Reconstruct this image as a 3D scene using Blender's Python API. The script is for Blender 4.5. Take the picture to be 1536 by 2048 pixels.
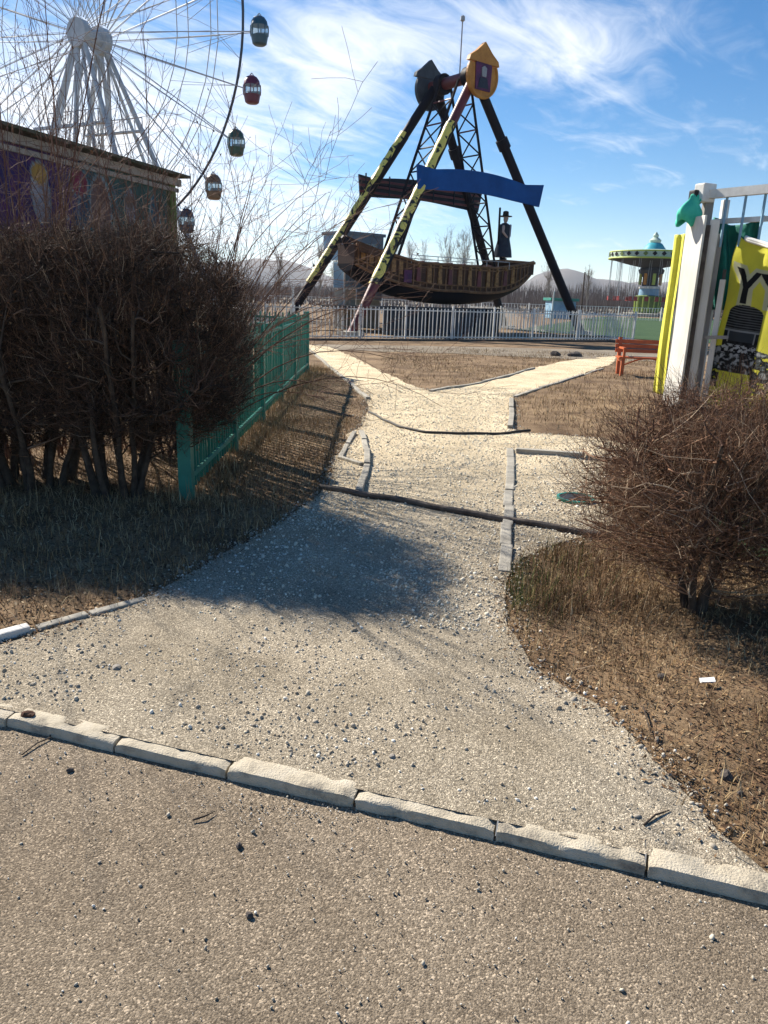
import bpy, bmesh, math, random
import numpy as np
from mathutils import Vector, Matrix, noise as mnoise
from mathutils.geometry import delaunay_2d_cdt
S = bpy.context.scene
for o in list(bpy.data.objects): bpy.data.objects.remove(o)
COL = S.collection
PI = math.pi
RNG = np.random.default_rng(7)
random.seed(7)

# ------------------------------------------------------------------ camera
F = 1479.0; ROLL = math.radians(2.0)
PITCH = math.atan(434*math.cos(ROLL)/F)
CAM = np.array([0, 0, 1.6])
fw = np.array([0, math.cos(PITCH), -math.sin(PITCH)]); r0 = np.array([1., 0, 0]); u0 = np.array([0, math.sin(PITCH), math.cos(PITCH)])
cr = math.cos(ROLL)*r0+math.sin(ROLL)*u0; cu = -math.sin(ROLL)*r0+math.cos(ROLL)*u0
cd = bpy.data.cameras.new('camera'); cam = bpy.data.objects.new('camera', cd); COL.objects.link(cam)
m = Matrix.Identity(4)
for i in range(3): m[i][0] = cr[i]; m[i][1] = cu[i]; m[i][2] = -fw[i]; m[i][3] = CAM[i]
cam.matrix_world = m
cd.sensor_fit = 'VERTICAL'; cd.sensor_height = 36; cd.sensor_width = 27; cd.lens = F/2048*36
cd.clip_start = .05; cd.clip_end = 12000
S.camera = cam
S.render.resolution_x = 768; S.render.resolution_y = 1024

# ------------------------------------------------------------------ world, sun, exposure
SUN_AZ = math.radians(-43); SUN_EL = math.radians(36.5)
W = bpy.data.worlds.new('World'); S.world = W; W.use_nodes = True
nt = W.node_tree; nt.nodes.clear()
def wn(t, **k):
    n = nt.nodes.new(t)
    for a, b in k.items(): setattr(n, a, b)
    return n
def wm(op, a, b=None, c=None, clamp=False):
    n = nt.nodes.new('ShaderNodeMath'); n.operation = op; n.use_clamp = clamp
    for i, v in enumerate((a, b, c)):
        if v is None: continue
        if isinstance(v, (int, float)): n.inputs[i].default_value = v
        else: nt.links.new(v, n.inputs[i])
    return n.outputs[0]
wout = wn('ShaderNodeOutputWorld'); wbg = wn('ShaderNodeBackground'); wbg.inputs['Strength'].default_value = .05
sky = wn('ShaderNodeTexSky', sky_type='NISHITA', sun_disc=False, sun_elevation=SUN_EL, sun_rotation=SUN_AZ, altitude=1300., air_density=1.0, dust_density=.1, ozone_density=2.5)
tc = wn('ShaderNodeTexCoord'); sp = wn('ShaderNodeSeparateXYZ'); nt.links.new(tc.outputs['Generated'], sp.inputs[0])
dx, dy, dz = sp.outputs
el = wm('ARCSINE', dz); az = wm('ARCTAN2', dx, dy)
den = wm('ADD', wm('MAXIMUM', dz, 0.0), .10)
cx_, cy_ = wm('DIVIDE', dx, den), wm('DIVIDE', dy, den)
comb = wn('ShaderNodeCombineXYZ'); nt.links.new(wm('ADD', cx_, wm('MULTIPLY', cy_, .35)), comb.inputs[0]); nt.links.new(wm('MULTIPLY', cy_, .55), comb.inputs[1])
n1 = wn('ShaderNodeTexNoise'); n1.inputs['Scale'].default_value = .8; n1.inputs['Detail'].default_value = 9; n1.inputs['Roughness'].default_value = .58; n1.inputs['Distortion'].default_value = .7
nt.links.new(comb.outputs[0], n1.inputs['Vector'])
n2 = wn('ShaderNodeTexNoise'); n2.inputs['Scale'].default_value = 3.2; n2.inputs['Detail'].default_value = 8; n2.inputs['Roughness'].default_value = .62; n2.inputs['Distortion'].default_value = 1.2
comb2 = wn('ShaderNodeCombineXYZ'); nt.links.new(wm('ADD', wm('MULTIPLY', cx_, .5), wm('MULTIPLY', cy_, .4)), comb2.inputs[0]); nt.links.new(wm('SUBTRACT', wm('MULTIPLY', cy_, .9), wm('MULTIPLY', cx_, 1.1)), comb2.inputs[1])
nt.links.new(comb2.outputs[0], n2.inputs['Vector'])
def gauss(a0, e0, sa, se, amp):
    a = wm('DIVIDE', wm('SUBTRACT', az, math.radians(a0)), math.radians(sa)); e = wm('DIVIDE', wm('SUBTRACT', el, math.radians(e0)), math.radians(se))
    return wm('MULTIPLY', wm('EXPONENT', wm('MULTIPLY', wm('ADD', wm('MULTIPLY', a, a), wm('MULTIPLY', e, e)), -1.0)), amp)
dens = wm('ADD', wm('MULTIPLY', n1.outputs['Fac'], .75), wm('MULTIPLY', n2.outputs['Fac'], .55))
for g in ((-4.5, 14.5, 7.5, 4.5, .30), (11.5, 15.5, 6.5, 3.6, .34), (4, 17.5, 6, 2.5, .14), (-20, 8, 14, 6, .30), (-32, 14, 16, 9, .18), (-9, 4, 12, 4, .20), (30, 16, 9, 5, .16)):
    dens = wm('ADD', dens, gauss(*g))
cov = wn('ShaderNodeMapRange', interpolation_type='SMOOTHSTEP'); nt.links.new(dens, cov.inputs[0])
cov.inputs[1].default_value = .66; cov.inputs[2].default_value = 1.12; cov.inputs[3].default_value = 0; cov.inputs[4].default_value = .93
hz = wm('EXPONENT', wm('MULTIPLY', wm('MAXIMUM', dz, 0.0), -16.0))
covf = wm('MAXIMUM', cov.outputs[0], wm('MULTIPLY', hz, .3))
mx = wn('ShaderNodeMix', data_type='RGBA'); nt.links.new(covf, mx.inputs[0]); hs = wn('ShaderNodeHueSaturation'); hs.inputs['Saturation'].default_value = 1.2; hs.inputs['Value'].default_value = 1.3; nt.links.new(sky.outputs[0], hs.inputs['Color']); nt.links.new(hs.outputs[0], mx.inputs[6]); mx.inputs[7].default_value = (12.2, 12.4, 12.8, 1)
gm = wn('ShaderNodeHueSaturation'); gm.inputs['Saturation'].default_value = 1.1; nt.links.new(mx.outputs[2], gm.inputs['Color'])
nt.links.new(gm.outputs[0], wbg.inputs[0]); nt.links.new(wbg.outputs[0], wout.inputs[0])
sd = bpy.data.lights.new('sun', 'SUN'); sd.energy = 5.0; sd.angle = math.radians(.53); sd.color = (1, .93, .82)
sun = bpy.data.objects.new('sun', sd); COL.objects.link(sun)
sdir = Vector((math.sin(SUN_AZ)*math.cos(SUN_EL), math.cos(SUN_AZ)*math.cos(SUN_EL), math.sin(SUN_EL)))
sun.rotation_euler = sdir.to_track_quat('Z', 'Y').to_euler(); sun.location = sdir*60
S.view_settings.view_transform = 'Standard'; S.view_settings.look = 'None'; S.view_settings.gamma = 1; S.view_settings.use_curve_mapping = False
S.view_settings.exposure = 1.05
S.render.engine = 'CYCLES'
S.cycles.max_bounces = 4; S.cycles.volume_bounces = 0; S.cycles.diffuse_bounces = 2; S.cycles.glossy_bounces = 2; S.cycles.transparent_max_bounces = 8

# ------------------------------------------------------------------ helpers
def ray(x, y): return fw+cr*(x-768)/F-cu*(y-1024)/F
def gp(x, y, z=.05):
    d = ray(x, y); return CAM+d*((z-CAM[2])/d[2])
def at(x, y, Y):
    d = ray(x, y); return CAM+d*(Y/d[1])

def mesh_np(name, V, Fc, smooth=False):
    me = bpy.data.meshes.new(name); V = np.asarray(V, np.float32); Fc = np.asarray(Fc, np.int32)
    n, k = Fc.shape
    me.vertices.add(len(V)); me.vertices.foreach_set('co', V.ravel())
    me.loops.add(n*k); me.loops.foreach_set('vertex_index', Fc.ravel())
    me.polygons.add(n); me.polygons.foreach_set('loop_start', np.arange(0, n*k, k, dtype=np.int32))
    me.polygons.foreach_set('loop_total', np.full(n, k, np.int32))
    if smooth: me.polygons.foreach_set('use_smooth', np.ones(n, bool))
    me.update(calc_edges=True); me.validate()
    return me

def link(name, me, mat, parent=None, loc=None):
    o = bpy.data.objects.new(name, me); COL.objects.link(o)
    if mat is not None and me is not None and not me.materials: me.materials.append(mat)
    if parent is not None: o.parent = parent
    if loc is not None: o.location = loc
    return o
def tag(o, label=None, cat=None, group=None, kind=None):
    if label: o['label'] = label
    if cat: o['category'] = cat
    if group: o['group'] = group
    if kind: o['kind'] = kind
    return o
def empty(name, loc, rz=0, **k):
    o = bpy.data.objects.new(name, None); COL.objects.link(o); o.location = loc; o.rotation_euler = (0, 0, rz); o.empty_display_size = .2
    return tag(o, **k)

class MB:
    def __init__(s): s.v = []; s.f = []
    def add(s, V, Fc):
        b = len(s.v); s.v += [tuple(map(float, p)) for p in V]; s.f += [tuple(i+b for i in q) for q in Fc]; return s
    def box(s, c, size, rz=0, R=None, taper=1.0):
        hx, hy, hz = size[0]/2, size[1]/2, size[2]/2
        P = [Vector((sx*hx*(taper if sz > 0 else 1), sy*hy*(taper if sz > 0 else 1), sz*hz)) for sz in (-1, 1) for sx, sy in ((-1, -1), (1, -1), (1, 1), (-1, 1))]
        R = R or Matrix.Rotation(rz, 3, 'Z')
        return s.add([R@p+Vector(c) for p in P], [(3, 2, 1, 0), (4, 5, 6, 7), (0, 1, 5, 4), (1, 2, 6, 5), (2, 3, 7, 6), (3, 0, 4, 7)])
    def bar(s, a, b, w, h=None, up=(0, 0, 1)):
        a, b = Vector(a), Vector(b); h = h or w; d = (b-a); L = d.length; d.normalize()
        u = Vector(up)
        if abs(d.dot(u)) > .98: u = Vector((0, 1, 0))
        x = d.cross(u).normalized(); z = x.cross(d)
        P = []
        for q in (a, b):
            for sx, sz in ((-1, -1), (1, -1), (1, 1), (-1, 1)): P.append(q+x*sx*w/2+z*sz*h/2)
        return s.add(P, [(0, 1, 2, 3), (7, 6, 5, 4), (0, 4, 5, 1), (1, 5, 6, 2), (2, 6, 7, 3), (3, 7, 4, 0)])
    def tube(s, pts, r, n=8, cap=True):
        pts = [Vector(p) for p in pts]; rs = r if hasattr(r, '__len__') else [r]*len(pts)
        V = []; Fc = []; px = None
        for i, p in enumerate(pts):
            d = (pts[min(i+1, len(pts)-1)]-pts[max(i-1, 0)]).normalized()
            if px is None: px = d.orthogonal().normalized()
            x = (px-d*px.dot(d)).normalized(); y = d.cross(x); px = x
            for k in range(n):
                t = 2*PI*k/n; V.append(p+(x*math.cos(t)+y*math.sin(t))*rs[i])
        for i in range(len(pts)-1):
            for k in range(n): Fc.append((i*n+k, i*n+(k+1) % n, (i+1)*n+(k+1) % n, (i+1)*n+k))
        if cap: Fc.append(tuple(range(n-1, -1, -1))); Fc.append(tuple(range((len(pts)-1)*n, len(pts)*n)))
        return s.add(V, Fc)
    def lathe(s, prof, c=(0, 0, 0), n=24, M=None):
        V = []; Fc = []
        for r, z in prof:
            for k in range(n):
                t = 2*PI*k/n; p = Vector((r*math.cos(t), r*math.sin(t), z)); V.append((M@p if M else p)+Vector(c))
        for i in range(len(prof)-1):
            for k in range(n): Fc.append((i*n+k, i*n+(k+1) % n, (i+1)*n+(k+1) % n, (i+1)*n+k))
        Fc.append(tuple(range(n-1, -1, -1))); Fc.append(tuple(range((len(prof)-1)*n, len(prof)*n)))
        return s.add(V, Fc)
    def prism(s, poly, origin, ax, ay, depth):
        o, ax, ay = Vector(origin), Vector(ax), Vector(ay); az = ax.cross(ay).normalized()
        n = len(poly); V = [o+ax*p[0]+ay*p[1] for p in poly]+[o+ax*p[0]+ay*p[1]+az*depth for p in poly]
        Fc = [tuple(range(n-1, -1, -1)), tuple(range(n, 2*n))]+[(i, (i+1) % n, n+(i+1) % n, n+i) for i in range(n)]
        return s.add(V, Fc)
    def mesh(s, name, smooth=False, bevel=0):
        me = bpy.data.meshes.new(name); me.from_pydata(s.v, [], s.f)
        bm = bmesh.new(); bm.from_mesh(me)
        bmesh.ops.recalc_face_normals(bm, faces=bm.faces)
        if bevel: bmesh.ops.bevel(bm, geom=bm.edges[:], offset=bevel, segments=2, affect='EDGES', profile=.6)
        bm.to_mesh(me); bm.free()
        if smooth:
            for p in me.polygons: p.use_smooth = True
            try: me.set_sharp_from_angle(angle=math.radians(40))
            except Exception: pass
        me.update(); return me
    def build(s, name, mat, parent=None, smooth=False, bevel=0, loc=None):
        return link(name, s.mesh(name, smooth, bevel), mat, parent, loc)

def NB(mat):
    t = mat.node_tree
    def node(ty, **k):
        n = t.nodes.new(ty)
        for a, b in k.items():
            if a.startswith('i_'): n.inputs[a[2:].replace('_', ' ')].default_value = b
            else: setattr(n, a, b)
        return n
    return t, node
def c4(c): return (c[0], c[1], c[2], 1)
def M(name, c1, c2=None, rough=.75, scale=5, bump=.15, bscale=40, metal=0, spec=.3, c3=None, dist=.01, detail=6, lo=.35, hi=.65, stretch=None):
    mt = bpy.data.materials.new(name); mt.use_nodes = True; t, nd = NB(mt)
    b = t.nodes['Principled BSDF']; b.inputs['Roughness'].default_value = rough; b.inputs['Metallic'].default_value = metal; b.inputs['Specular IOR Level'].default_value = spec
    tcn = nd('ShaderNodeTexCoord'); vec = tcn.outputs['Object']
    if stretch:
        mp = nd('ShaderNodeMapping'); mp.inputs['Scale'].default_value = stretch; t.links.new(vec, mp.inputs[0]); vec = mp.outputs[0]
    c2 = c2 or tuple(v*.7 for v in c1)
    n = nd('ShaderNodeTexNoise'); n.inputs['Scale'].default_value = scale; n.inputs['Detail'].default_value = detail; n.inputs['Roughness'].default_value = .62; t.links.new(vec, n.inputs['Vector'])
    rp = nd('ShaderNodeValToRGB'); e = rp.color_ramp.elements; e[0].position = lo; e[0].color = c4(c2); e[1].position = hi; e[1].color = c4(c1)
    if c3: q = e.new((lo+hi)/2); q.color = c4(c3)
    t.links.new(n.outputs['Fac'], rp.inputs[0]); t.links.new(rp.outputs[0], b.inputs['Base Color'])
    if bump:
        n2 = nd('ShaderNodeTexNoise'); n2.inputs['Scale'].default_value = bscale; n2.inputs['Detail'].default_value = 5; t.links.new(vec, n2.inputs['Vector'])
        bp = nd('ShaderNodeBump'); bp.inputs['Strength'].default_value = bump; bp.inputs['Distance'].default_value = dist
        t.links.new(n2.outputs['Fac'], bp.inputs['Height']); t.links.new(bp.outputs[0], b.inputs['Normal'])
    return mt
def MA(name, rough=.7, trans=0.0, gain=1.0, grime=.35, gscale=1.5, spec=.25):
    """material that takes its colour from the mesh's printed/painted colour attribute, with grime"""
    mt = bpy.data.materials.new(name); mt.use_nodes = True; t, nd = NB(mt); b = t.nodes['Principled BSDF']
    b.inputs['Roughness'].default_value = rough; b.inputs['Specular IOR Level'].default_value = spec
    a = nd('ShaderNodeAttribute', attribute_name='paint'); tcn = nd('ShaderNodeTexCoord')
    n = nd('ShaderNodeTexNoise'); n.inputs['Scale'].default_value = gscale; n.inputs['Detail'].default_value = 8; t.links.new(tcn.outputs['Object'], n.inputs['Vector'])
    rp = nd('ShaderNodeValToRGB'); e = rp.color_ramp.elements; e[0].position = .3; e[0].color = (1-grime,)*3+(1,); e[1].position = .7; e[1].color = (1, 1, 1, 1); t.links.new(n.outputs['Fac'], rp.inputs[0])
    mu = nd('ShaderNodeMix', data_type='RGBA', blend_type='MULTIPLY'); mu.inputs[0].default_value = 1; t.links.new(a.outputs['Color'], mu.inputs[6]); t.links.new(rp.outputs[0], mu.inputs[7])
    t.links.new(mu.outputs[2], b.inputs['Base Color'])
    if trans:
        tr = nd('ShaderNodeBsdfTranslucent'); t.links.new(mu.outputs[2], tr.inputs[0]); ms = nd('ShaderNodeMixShader'); ms.inputs[0].default_value = trans
        t.links.new(b.outputs[0], ms.inputs[1]); t.links.new(tr.outputs[0], ms.inputs[2]); t.links.new(ms.outputs[0], t.nodes['Material Output'].inputs[0])
    return mt
def paint(me, cols):
    a = me.color_attributes.new('paint', 'FLOAT_COLOR', 'POINT'); C4 = np.ones((len(me.vertices), 4), np.float32); C4[:, :3] = cols; a.data.foreach_set('color', C4.ravel())
def fbm(x, y, z=0): return mnoise.fractal((x, y, z), 1.0, 2.0, 4)

# ------------------------------------------------------------------ materials
def ground_mat(name, cols, sc, bump, stone=0):
    mt = bpy.data.materials.new(name); mt.use_nodes = True; t, nd = NB(mt); b = t.nodes['Principled BSDF']
    b.inputs['Roughness'].default_value = .95; b.inputs['Specular IOR Level'].default_value = .12
    geo = nd('ShaderNodeNewGeometry'); vec = geo.outputs['Position']
    big = nd('ShaderNodeTexNoise'); big.inputs['Scale'].default_value = sc[0]; big.inputs['Detail'].default_value = 8; big.inputs['Roughness'].default_value = .65; t.links.new(vec, big.inputs['Vector'])
    fine = nd('ShaderNodeTexNoise'); fine.inputs['Scale'].default_value = sc[1]; fine.inputs['Detail'].default_value = 7; fine.inputs['Roughness'].default_value = .75; t.links.new(vec, fine.inputs['Vector'])
    r1 = nd('ShaderNodeValToRGB'); e = r1.color_ramp.elements; e[0].position = .36; e[0].color = c4(cols[0]); e[1].position = .66; e[1].color = c4(cols[1]); t.links.new(big.outputs['Fac'], r1.inputs[0])
    r2 = nd('ShaderNodeValToRGB'); e = r2.color_ramp.elements; e[0].position = .32; e[0].color = (.42, .4, .38, 1); e[1].position = .68; e[1].color = (1.35, 1.35, 1.35, 1); t.links.new(fine.outputs['Fac'], r2.inputs[0])
    mu = nd('ShaderNodeMix', data_type='RGBA', blend_type='MULTIPLY'); mu.inputs[0].default_value = 1; t.links.new(r1.outputs[0], mu.inputs[6]); t.links.new(r2.outputs[0], mu.inputs[7])
    col = mu.outputs[2]; hgt = fine.outputs['Fac']
    if stone:
        vo = nd('ShaderNodeTexVoronoi'); vo.inputs['Scale'].default_value = stone; t.links.new(vec, vo.inputs['Vector'])
        sh = nd('ShaderNodeSeparateColor'); t.links.new(vo.outputs['Color'], sh.inputs[0])
        r3 = nd('ShaderNodeValToRGB'); e = r3.color_ramp.elements; e[0].position = 0; e[0].color = (.5, .48, .45, 1); e[1].position = 1; e[1].color = (1.35, 1.33, 1.28, 1); q = e.new(.88); q.color = (1.3, 1.27, 1.2, 1); q = e.new(.93); q.color = (1.9, 1.86, 1.78, 1); e[-1].color = (2.3, 2.25, 2.15, 1); t.links.new(sh.outputs[0], r3.inputs[0])
        m2 = nd('ShaderNodeMix', data_type='RGBA', blend_type='MULTIPLY'); m2.inputs[0].default_value = .85; t.links.new(col, m2.inputs[6]); t.links.new(r3.outputs[0], m2.inputs[7]); col = m2.outputs[2]
        ad = nd('ShaderNodeMath', operation='SUBTRACT'); t.links.new(fine.outputs['Fac'], ad.inputs[0]); mm_ = nd('ShaderNodeMath', operation='MULTIPLY'); mm_.inputs[1].default_value = .35; t.links.new(vo.outputs['Distance'], mm_.inputs[0]); t.links.new(mm_.outputs[0], ad.inputs[1]); hgt = ad.outputs[0]
    t.links.new(col, b.inputs['Base Color'])
    bp = nd('ShaderNodeBump'); bp.inputs['Strength'].default_value = bump; bp.inputs['Distance'].default_value = .008; t.links.new(hgt, bp.inputs['Height']); t.links.new(bp.outputs[0], b.inputs['Normal'])
    return mt, t, nd, col, b
m_earth = ground_mat('dry_earth', ((.12, .077, .046), (.32, .225, .135)), (1.6, 60), 1.0)[0]
m_asphalt, _t, _n, _c, _b = ground_mat('asphalt', ((.25, .203, .152), (.37, .31, .24)), (.9, 170), 1.0, stone=200)
m_path, _t, _n, _c, _b = ground_mat('gravel_surface', ((.31, .268, .205), (.46, .405, .32)), (1.6, 95), .9, stone=230)
# fresh pale crushed stone further up the path, worn grey grit on the apron
_g = _n('ShaderNodeNewGeometry'); _s = _n('ShaderNodeSeparateXYZ'); _t.links.new(_g.outputs['Position'], _s.inputs[0])
_nz = _n('ShaderNodeTexNoise'); _nz.inputs['Scale'].default_value = 1.7; _nz.inputs['Detail'].default_value = 6; _t.links.new(_g.outputs['Position'], _nz.inputs['Vector'])
_a = _n('ShaderNodeMath', operation='MULTIPLY_ADD'); _a.inputs[1].default_value = 3.0; _t.links.new(_nz.outputs['Fac'], _a.inputs[0]); _t.links.new(_s.outputs[1], _a.inputs[2])
_mr = _n('ShaderNodeMapRange'); _mr.inputs[1].default_value = 5.2; _mr.inputs[2].default_value = 10.5; _t.links.new(_a.outputs[0], _mr.inputs[0])
_mm = _n('ShaderNodeMix', data_type='RGBA', blend_type='MULTIPLY'); _t.links.new(_mr.outputs[0], _mm.inputs[0]); _t.links.new(_c, _mm.inputs[6]); _mm.inputs[7].default_value = (1.8, 1.74, 1.58, 1)
_t.links.new(_mm.outputs[2], _b.inputs['Base Color'])
m_footpath = ground_mat('grey_footpath', ((.2, .165, .125), (.29, .25, .195)), (.8, 40), .5)[0]
m_turf = ground_mat('turf', ((.035, .075, .03), (.055, .1, .042)), (.5, 30), .4)[0]
m_field = ground_mat('far_field', ((.21, .17, .12), (.3, .26, .2)), (.03, 2), .3)[0]
m_kerb = M('kerb_concrete', (.52, .46, .36), (.2, .175, .14), .95, 11, .6, 160, c3=(.46, .4, .3), detail=14, lo=.3, hi=.66)
m_edge = M('edging_concrete', (.4, .37, .31), (.24, .22, .185), .9, 5, .5, 50)
m_whitestone = M('white_stone', (.72, .7, .66), (.5, .48, .44), .9, 6, .4, 50)
def pebble_mat(name, ramp):
    mt = bpy.data.materials.new(name); mt.use_nodes = True; t, nd = NB(mt); b = t.nodes['Principled BSDF']; b.inputs['Roughness'].default_value = .85; b.inputs['Specular IOR Level'].default_value = .2
    g = nd('ShaderNodeNewGeometry'); r = nd('ShaderNodeValToRGB'); r.color_ramp.interpolation = 'CONSTANT' if len(ramp) > 4 else 'LINEAR'
    e = r.color_ramp.elements; e[0].position = ramp[0][0]; e[0].color = c4(ramp[0][1]); e[1].position = ramp[-1][0]; e[1].color = c4(ramp[-1][1])
    for p, c in ramp[1:-1]: q = e.new(p); q.color = c4(c)
    t.links.new(g.outputs['Random Per Island'], r.inputs[0]); t.links.new(r.outputs[0], b.inputs['Base Color'])
    return mt
m_pebble = pebble_mat('pebbles', [(0, (.26, .22, .17)), (.1, (.36, .315, .25)), (.4, (.43, .385, .31)), (.66, (.5, .455, .37)), (.8, (.36, .29, .205)), (.87, (.72, .68, .6))])
m_pebble_w = pebble_mat('pale_pebbles', [(0, (.5, .44, .33)), (.2, (.63, .57, .45)), (.5, (.71, .65, .52)), (.75, (.78, .73, .61)), (.9, (.52, .43, .3))])
m_blade = pebble_mat('dry_grass', [(0, (.15, .09, .042)), (.25, (.3, .2, .095)), (.5, (.42, .3, .16)), (.75, (.24, .145, .07)), (.9, (.55, .44, .26))])
m_blade_g = pebble_mat('green_grass', [(0, (.05, .09, .02)), (.3, (.13, .14, .045)), (.6, (.25, .19, .08)), (.8, (.08, .11, .03)), (.93, (.36, .28, .13))])
m_litter = pebble_mat('leaf_litter', [(0, (.08, .045, .025)), (.25, (.17, .098, .05)), (.5, (.26, .16, .08)), (.75, (.12, .07, .04)), (.9, (.42, .32, .2))])
m_bark = M('hedge_bark', (.1, .075, .055), (.045, .032, .024), .9, 14, .5, 70)
m_twig = pebble_mat('twigs', [(0, (.035, .026, .02)), (.25, (.075, .052, .038)), (.5, (.13, .075, .05)), (.75, (.055, .038, .03)), (.9, (.2, .13, .09))])
m_twig_r = pebble_mat('red_brown_twigs', [(0, (.09, .05, .034)), (.25, (.2, .11, .068)), (.5, (.31, .18, .11)), (.75, (.13, .077, .05)), (.9, (.46, .35, .24))])
m_whip = pebble_mat('grey_stems', [(0, (.09, .045, .033)), (.5, (.15, .08, .058)), (.8, (.21, .135, .1)), (.95, (.11, .055, .04))])
m_leafd = pebble_mat('dead_leaves', [(0, (.05, .026, .016)), (.3, (.13, .06, .032)), (.6, (.22, .11, .055)), (.85, (.3, .18, .09)), (.95, (.09, .045, .025))])
m_greenpaint = M('green_paint', (.02, .24, .175), (.01, .14, .105), .45, 3, .1, 30, spec=.5)
m_whitepaint = M('white_paint', (.78, .78, .75), (.55, .53, .48), .5, 3, .08, 30, spec=.4)
m_dark = M('dark_navy_steel', (.008, .01, .018), (.014, .01, .014), .6, 2, .1, 25, spec=.12)
m_maroon = M('maroon_steel', (.16, .03, .035), (.09, .02, .022), .5, 2, .1, 25, spec=.4)
m_blue = M('blue_board', (.005, .085, .32), (.003, .06, .23), .6, 1.2, .05, 20, spec=.12)
m_boardback = M('board_back', (.03, .036, .048), (.02, .025, .036), .8, 3, .2, 30)
m_gold = M('gold_paint', (.55, .26, .05), (.38, .16, .03), .55, 3, .1, 30)
m_goldwood = M('golden_panel', (.42, .22, .075), (.16, .075, .03), .6, 9, .15, 30)
m_purple = M('purple_paint', (.14, .02, .09), (.05, .012, .06), .5, 3, .05, 30)
m_shieldback = M('shield_back', (.06, .08, .1), (.035, .045, .06), .7, 2, .1, 30)
m_wood = M('ship_wood', (.085, .035, .018), (.035, .016, .01), .65, 6, .25, 30, stretch=(1, 4, 6))
m_trim = M('ship_trim', (.27, .14, .065), (.14, .065, .03), .6, 5, .2, 30)
m_hull = M('ship_hull', (.005, .006, .015), (.009, .008, .012), .65, 2, .15, 20, spec=.1)
m_grey = M('grey_steel', (.38, .4, .42), (.26, .28, .3), .5, 3, .1, 30)
m_white_steel = M('wheel_white', (.5, .53, .56), (.38, .41, .44), .45, 2, .05, 20, spec=.5)
m_wheel_dark = M('rim_dark', (.06, .075, .1), (.04, .05, .07), .5, 2, .05, 20)
m_conc = M('concrete', (.42, .4, .34), (.3, .28, .24), .9, 2, .3, 30)
m_bluecab = M('blue_cabin', (.24, .4, .52), (.17, .3, .42), .55, 2, .1, 20)
m_greycab = M('grey_cabin', (.17, .22, .27), (.12, .16, .2), .6, 2, .1, 20)
m_platform = M('platform_steel', (.045, .055, .065), (.03, .034, .042), .7, 2, .2, 20)
m_orange = M('orange_paint', (.55, .13, .035), (.38, .085, .03), .5, 5, .15, 40, spec=.4)
m_teal = M('teal_paint', (.03, .36, .44), (.02, .25, .32), .5, 2, .1, 20)
m_mint = M('mint_fabric', (.08, .6, .42), (.03, .4, .28), .8, 4, .3, 12)
m_tarp = M('green_tarp', (.012, .2, .15), (.006, .1, .085), .75, 3, .5, 7, dist=.05)
m_board = M('white_board', (.78, .77, .73), (.6, .57, .5), .7, 2.5, .15, 30, stretch=(1, 1, .3))
m_postgrey = M('grey_post', (.4, .39, .37), (.24, .22, .2), .7, 3, .2, 30, stretch=(1, 1, .3))
m_yellowcloth = M('yellow_cloth', (.78, .74, .09), (.6, .55, .06), .75, 2, .3, 9, dist=.03)
m_lime = M('lime_paint', (.5, .58, .12), (.35, .45, .1), .6, 3, .1, 20)
m_canopy = M('pale_canopy', (.5, .6, .5), (.38, .47, .4), .6, 3, .1, 20)
m_olive = M('olive_paint', (.16, .22, .05), (.1, .15, .04), .7, 3, .1, 20)
m_red = M('red_seat', (.32, .05, .045), (.2, .03, .03), .55, 3, .05, 20)
m_pipe = M('rusty_pipe', (.13, .11, .095), (.06, .045, .038), .75, 8, .4, 60, metal=.2)
m_hose = M('black_hose', (.03, .03, .03), (.05, .045, .04), .7, 8, .1, 40)
m_rock = M('dark_stone', (.1, .085, .075), (.055, .045, .04), .9, 20, .7, 60)
m_greystone = M('grey_stone', (.32, .29, .25), (.2, .18, .155), .9, 20, .6, 60)
m_cone = M('brown_cone', (.13, .06, .035), (.06, .028, .018), .9, 30, .7, 90)
m_paper = M('white_paper', (.85, .85, .83), (.75, .75, .73), .8, 10, .1, 30)
m_hill = M('hill', (.17, .14, .12), (.1, .09, .085), .95, .006, 0)
m_farwood = pebble_mat('far_wood', [(0, (.13, .1, .085)), (.3, (.19, .14, .115)), (.6, (.25, .2, .165)), (.85, (.16, .12, .1)), (.95, (.3, .25, .21))])
m_bare = pebble_mat('bare_tree', [(0, (.2, .17, .14)), (.5, (.28, .25, .21)), (.9, (.24, .2, .165))])
m_brownfascia = M('fascia', (.36, .32, .28), (.24, .21, .18), .85, 2, .3, 20)
m_roof = M('mossy_roof', (.1, .09, .07), (.05, .06, .03), .95, 3, .4, 15)
m_skin = M('statue_skin', (.6, .45, .4), (.5, .36, .32), .6, 8, 0)
m_coat = M('statue_coat', (.02, .035, .06), (.012, .02, .04), .6, 8, .1)
m_shirt = M('statue_shirt', (.3, .28, .36), (.2, .2, .27), .6, 8, .1)
m_black = M('black_paint', (.012, .012, .014), (.02, .02, .022), .6, 8, .05)
m_glass = bpy.data.materials.new('glass'); m_glass.use_nodes = True
_b = m_glass.node_tree.nodes['Principled BSDF']; _b.inputs['Base Color'].default_value = (.55, .68, .74, 1); _b.inputs['Roughness'].default_value = .08; _b.inputs['Transmission Weight'].default_value = .75; _b.inputs['IOR'].default_value = 1.1
m_banner = MA('printed_vinyl', .5, .58, grime=.22, gscale=2.2)
m_mural = MA('painted_wall', .85, 0, grime=.45, gscale=.8)
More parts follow.
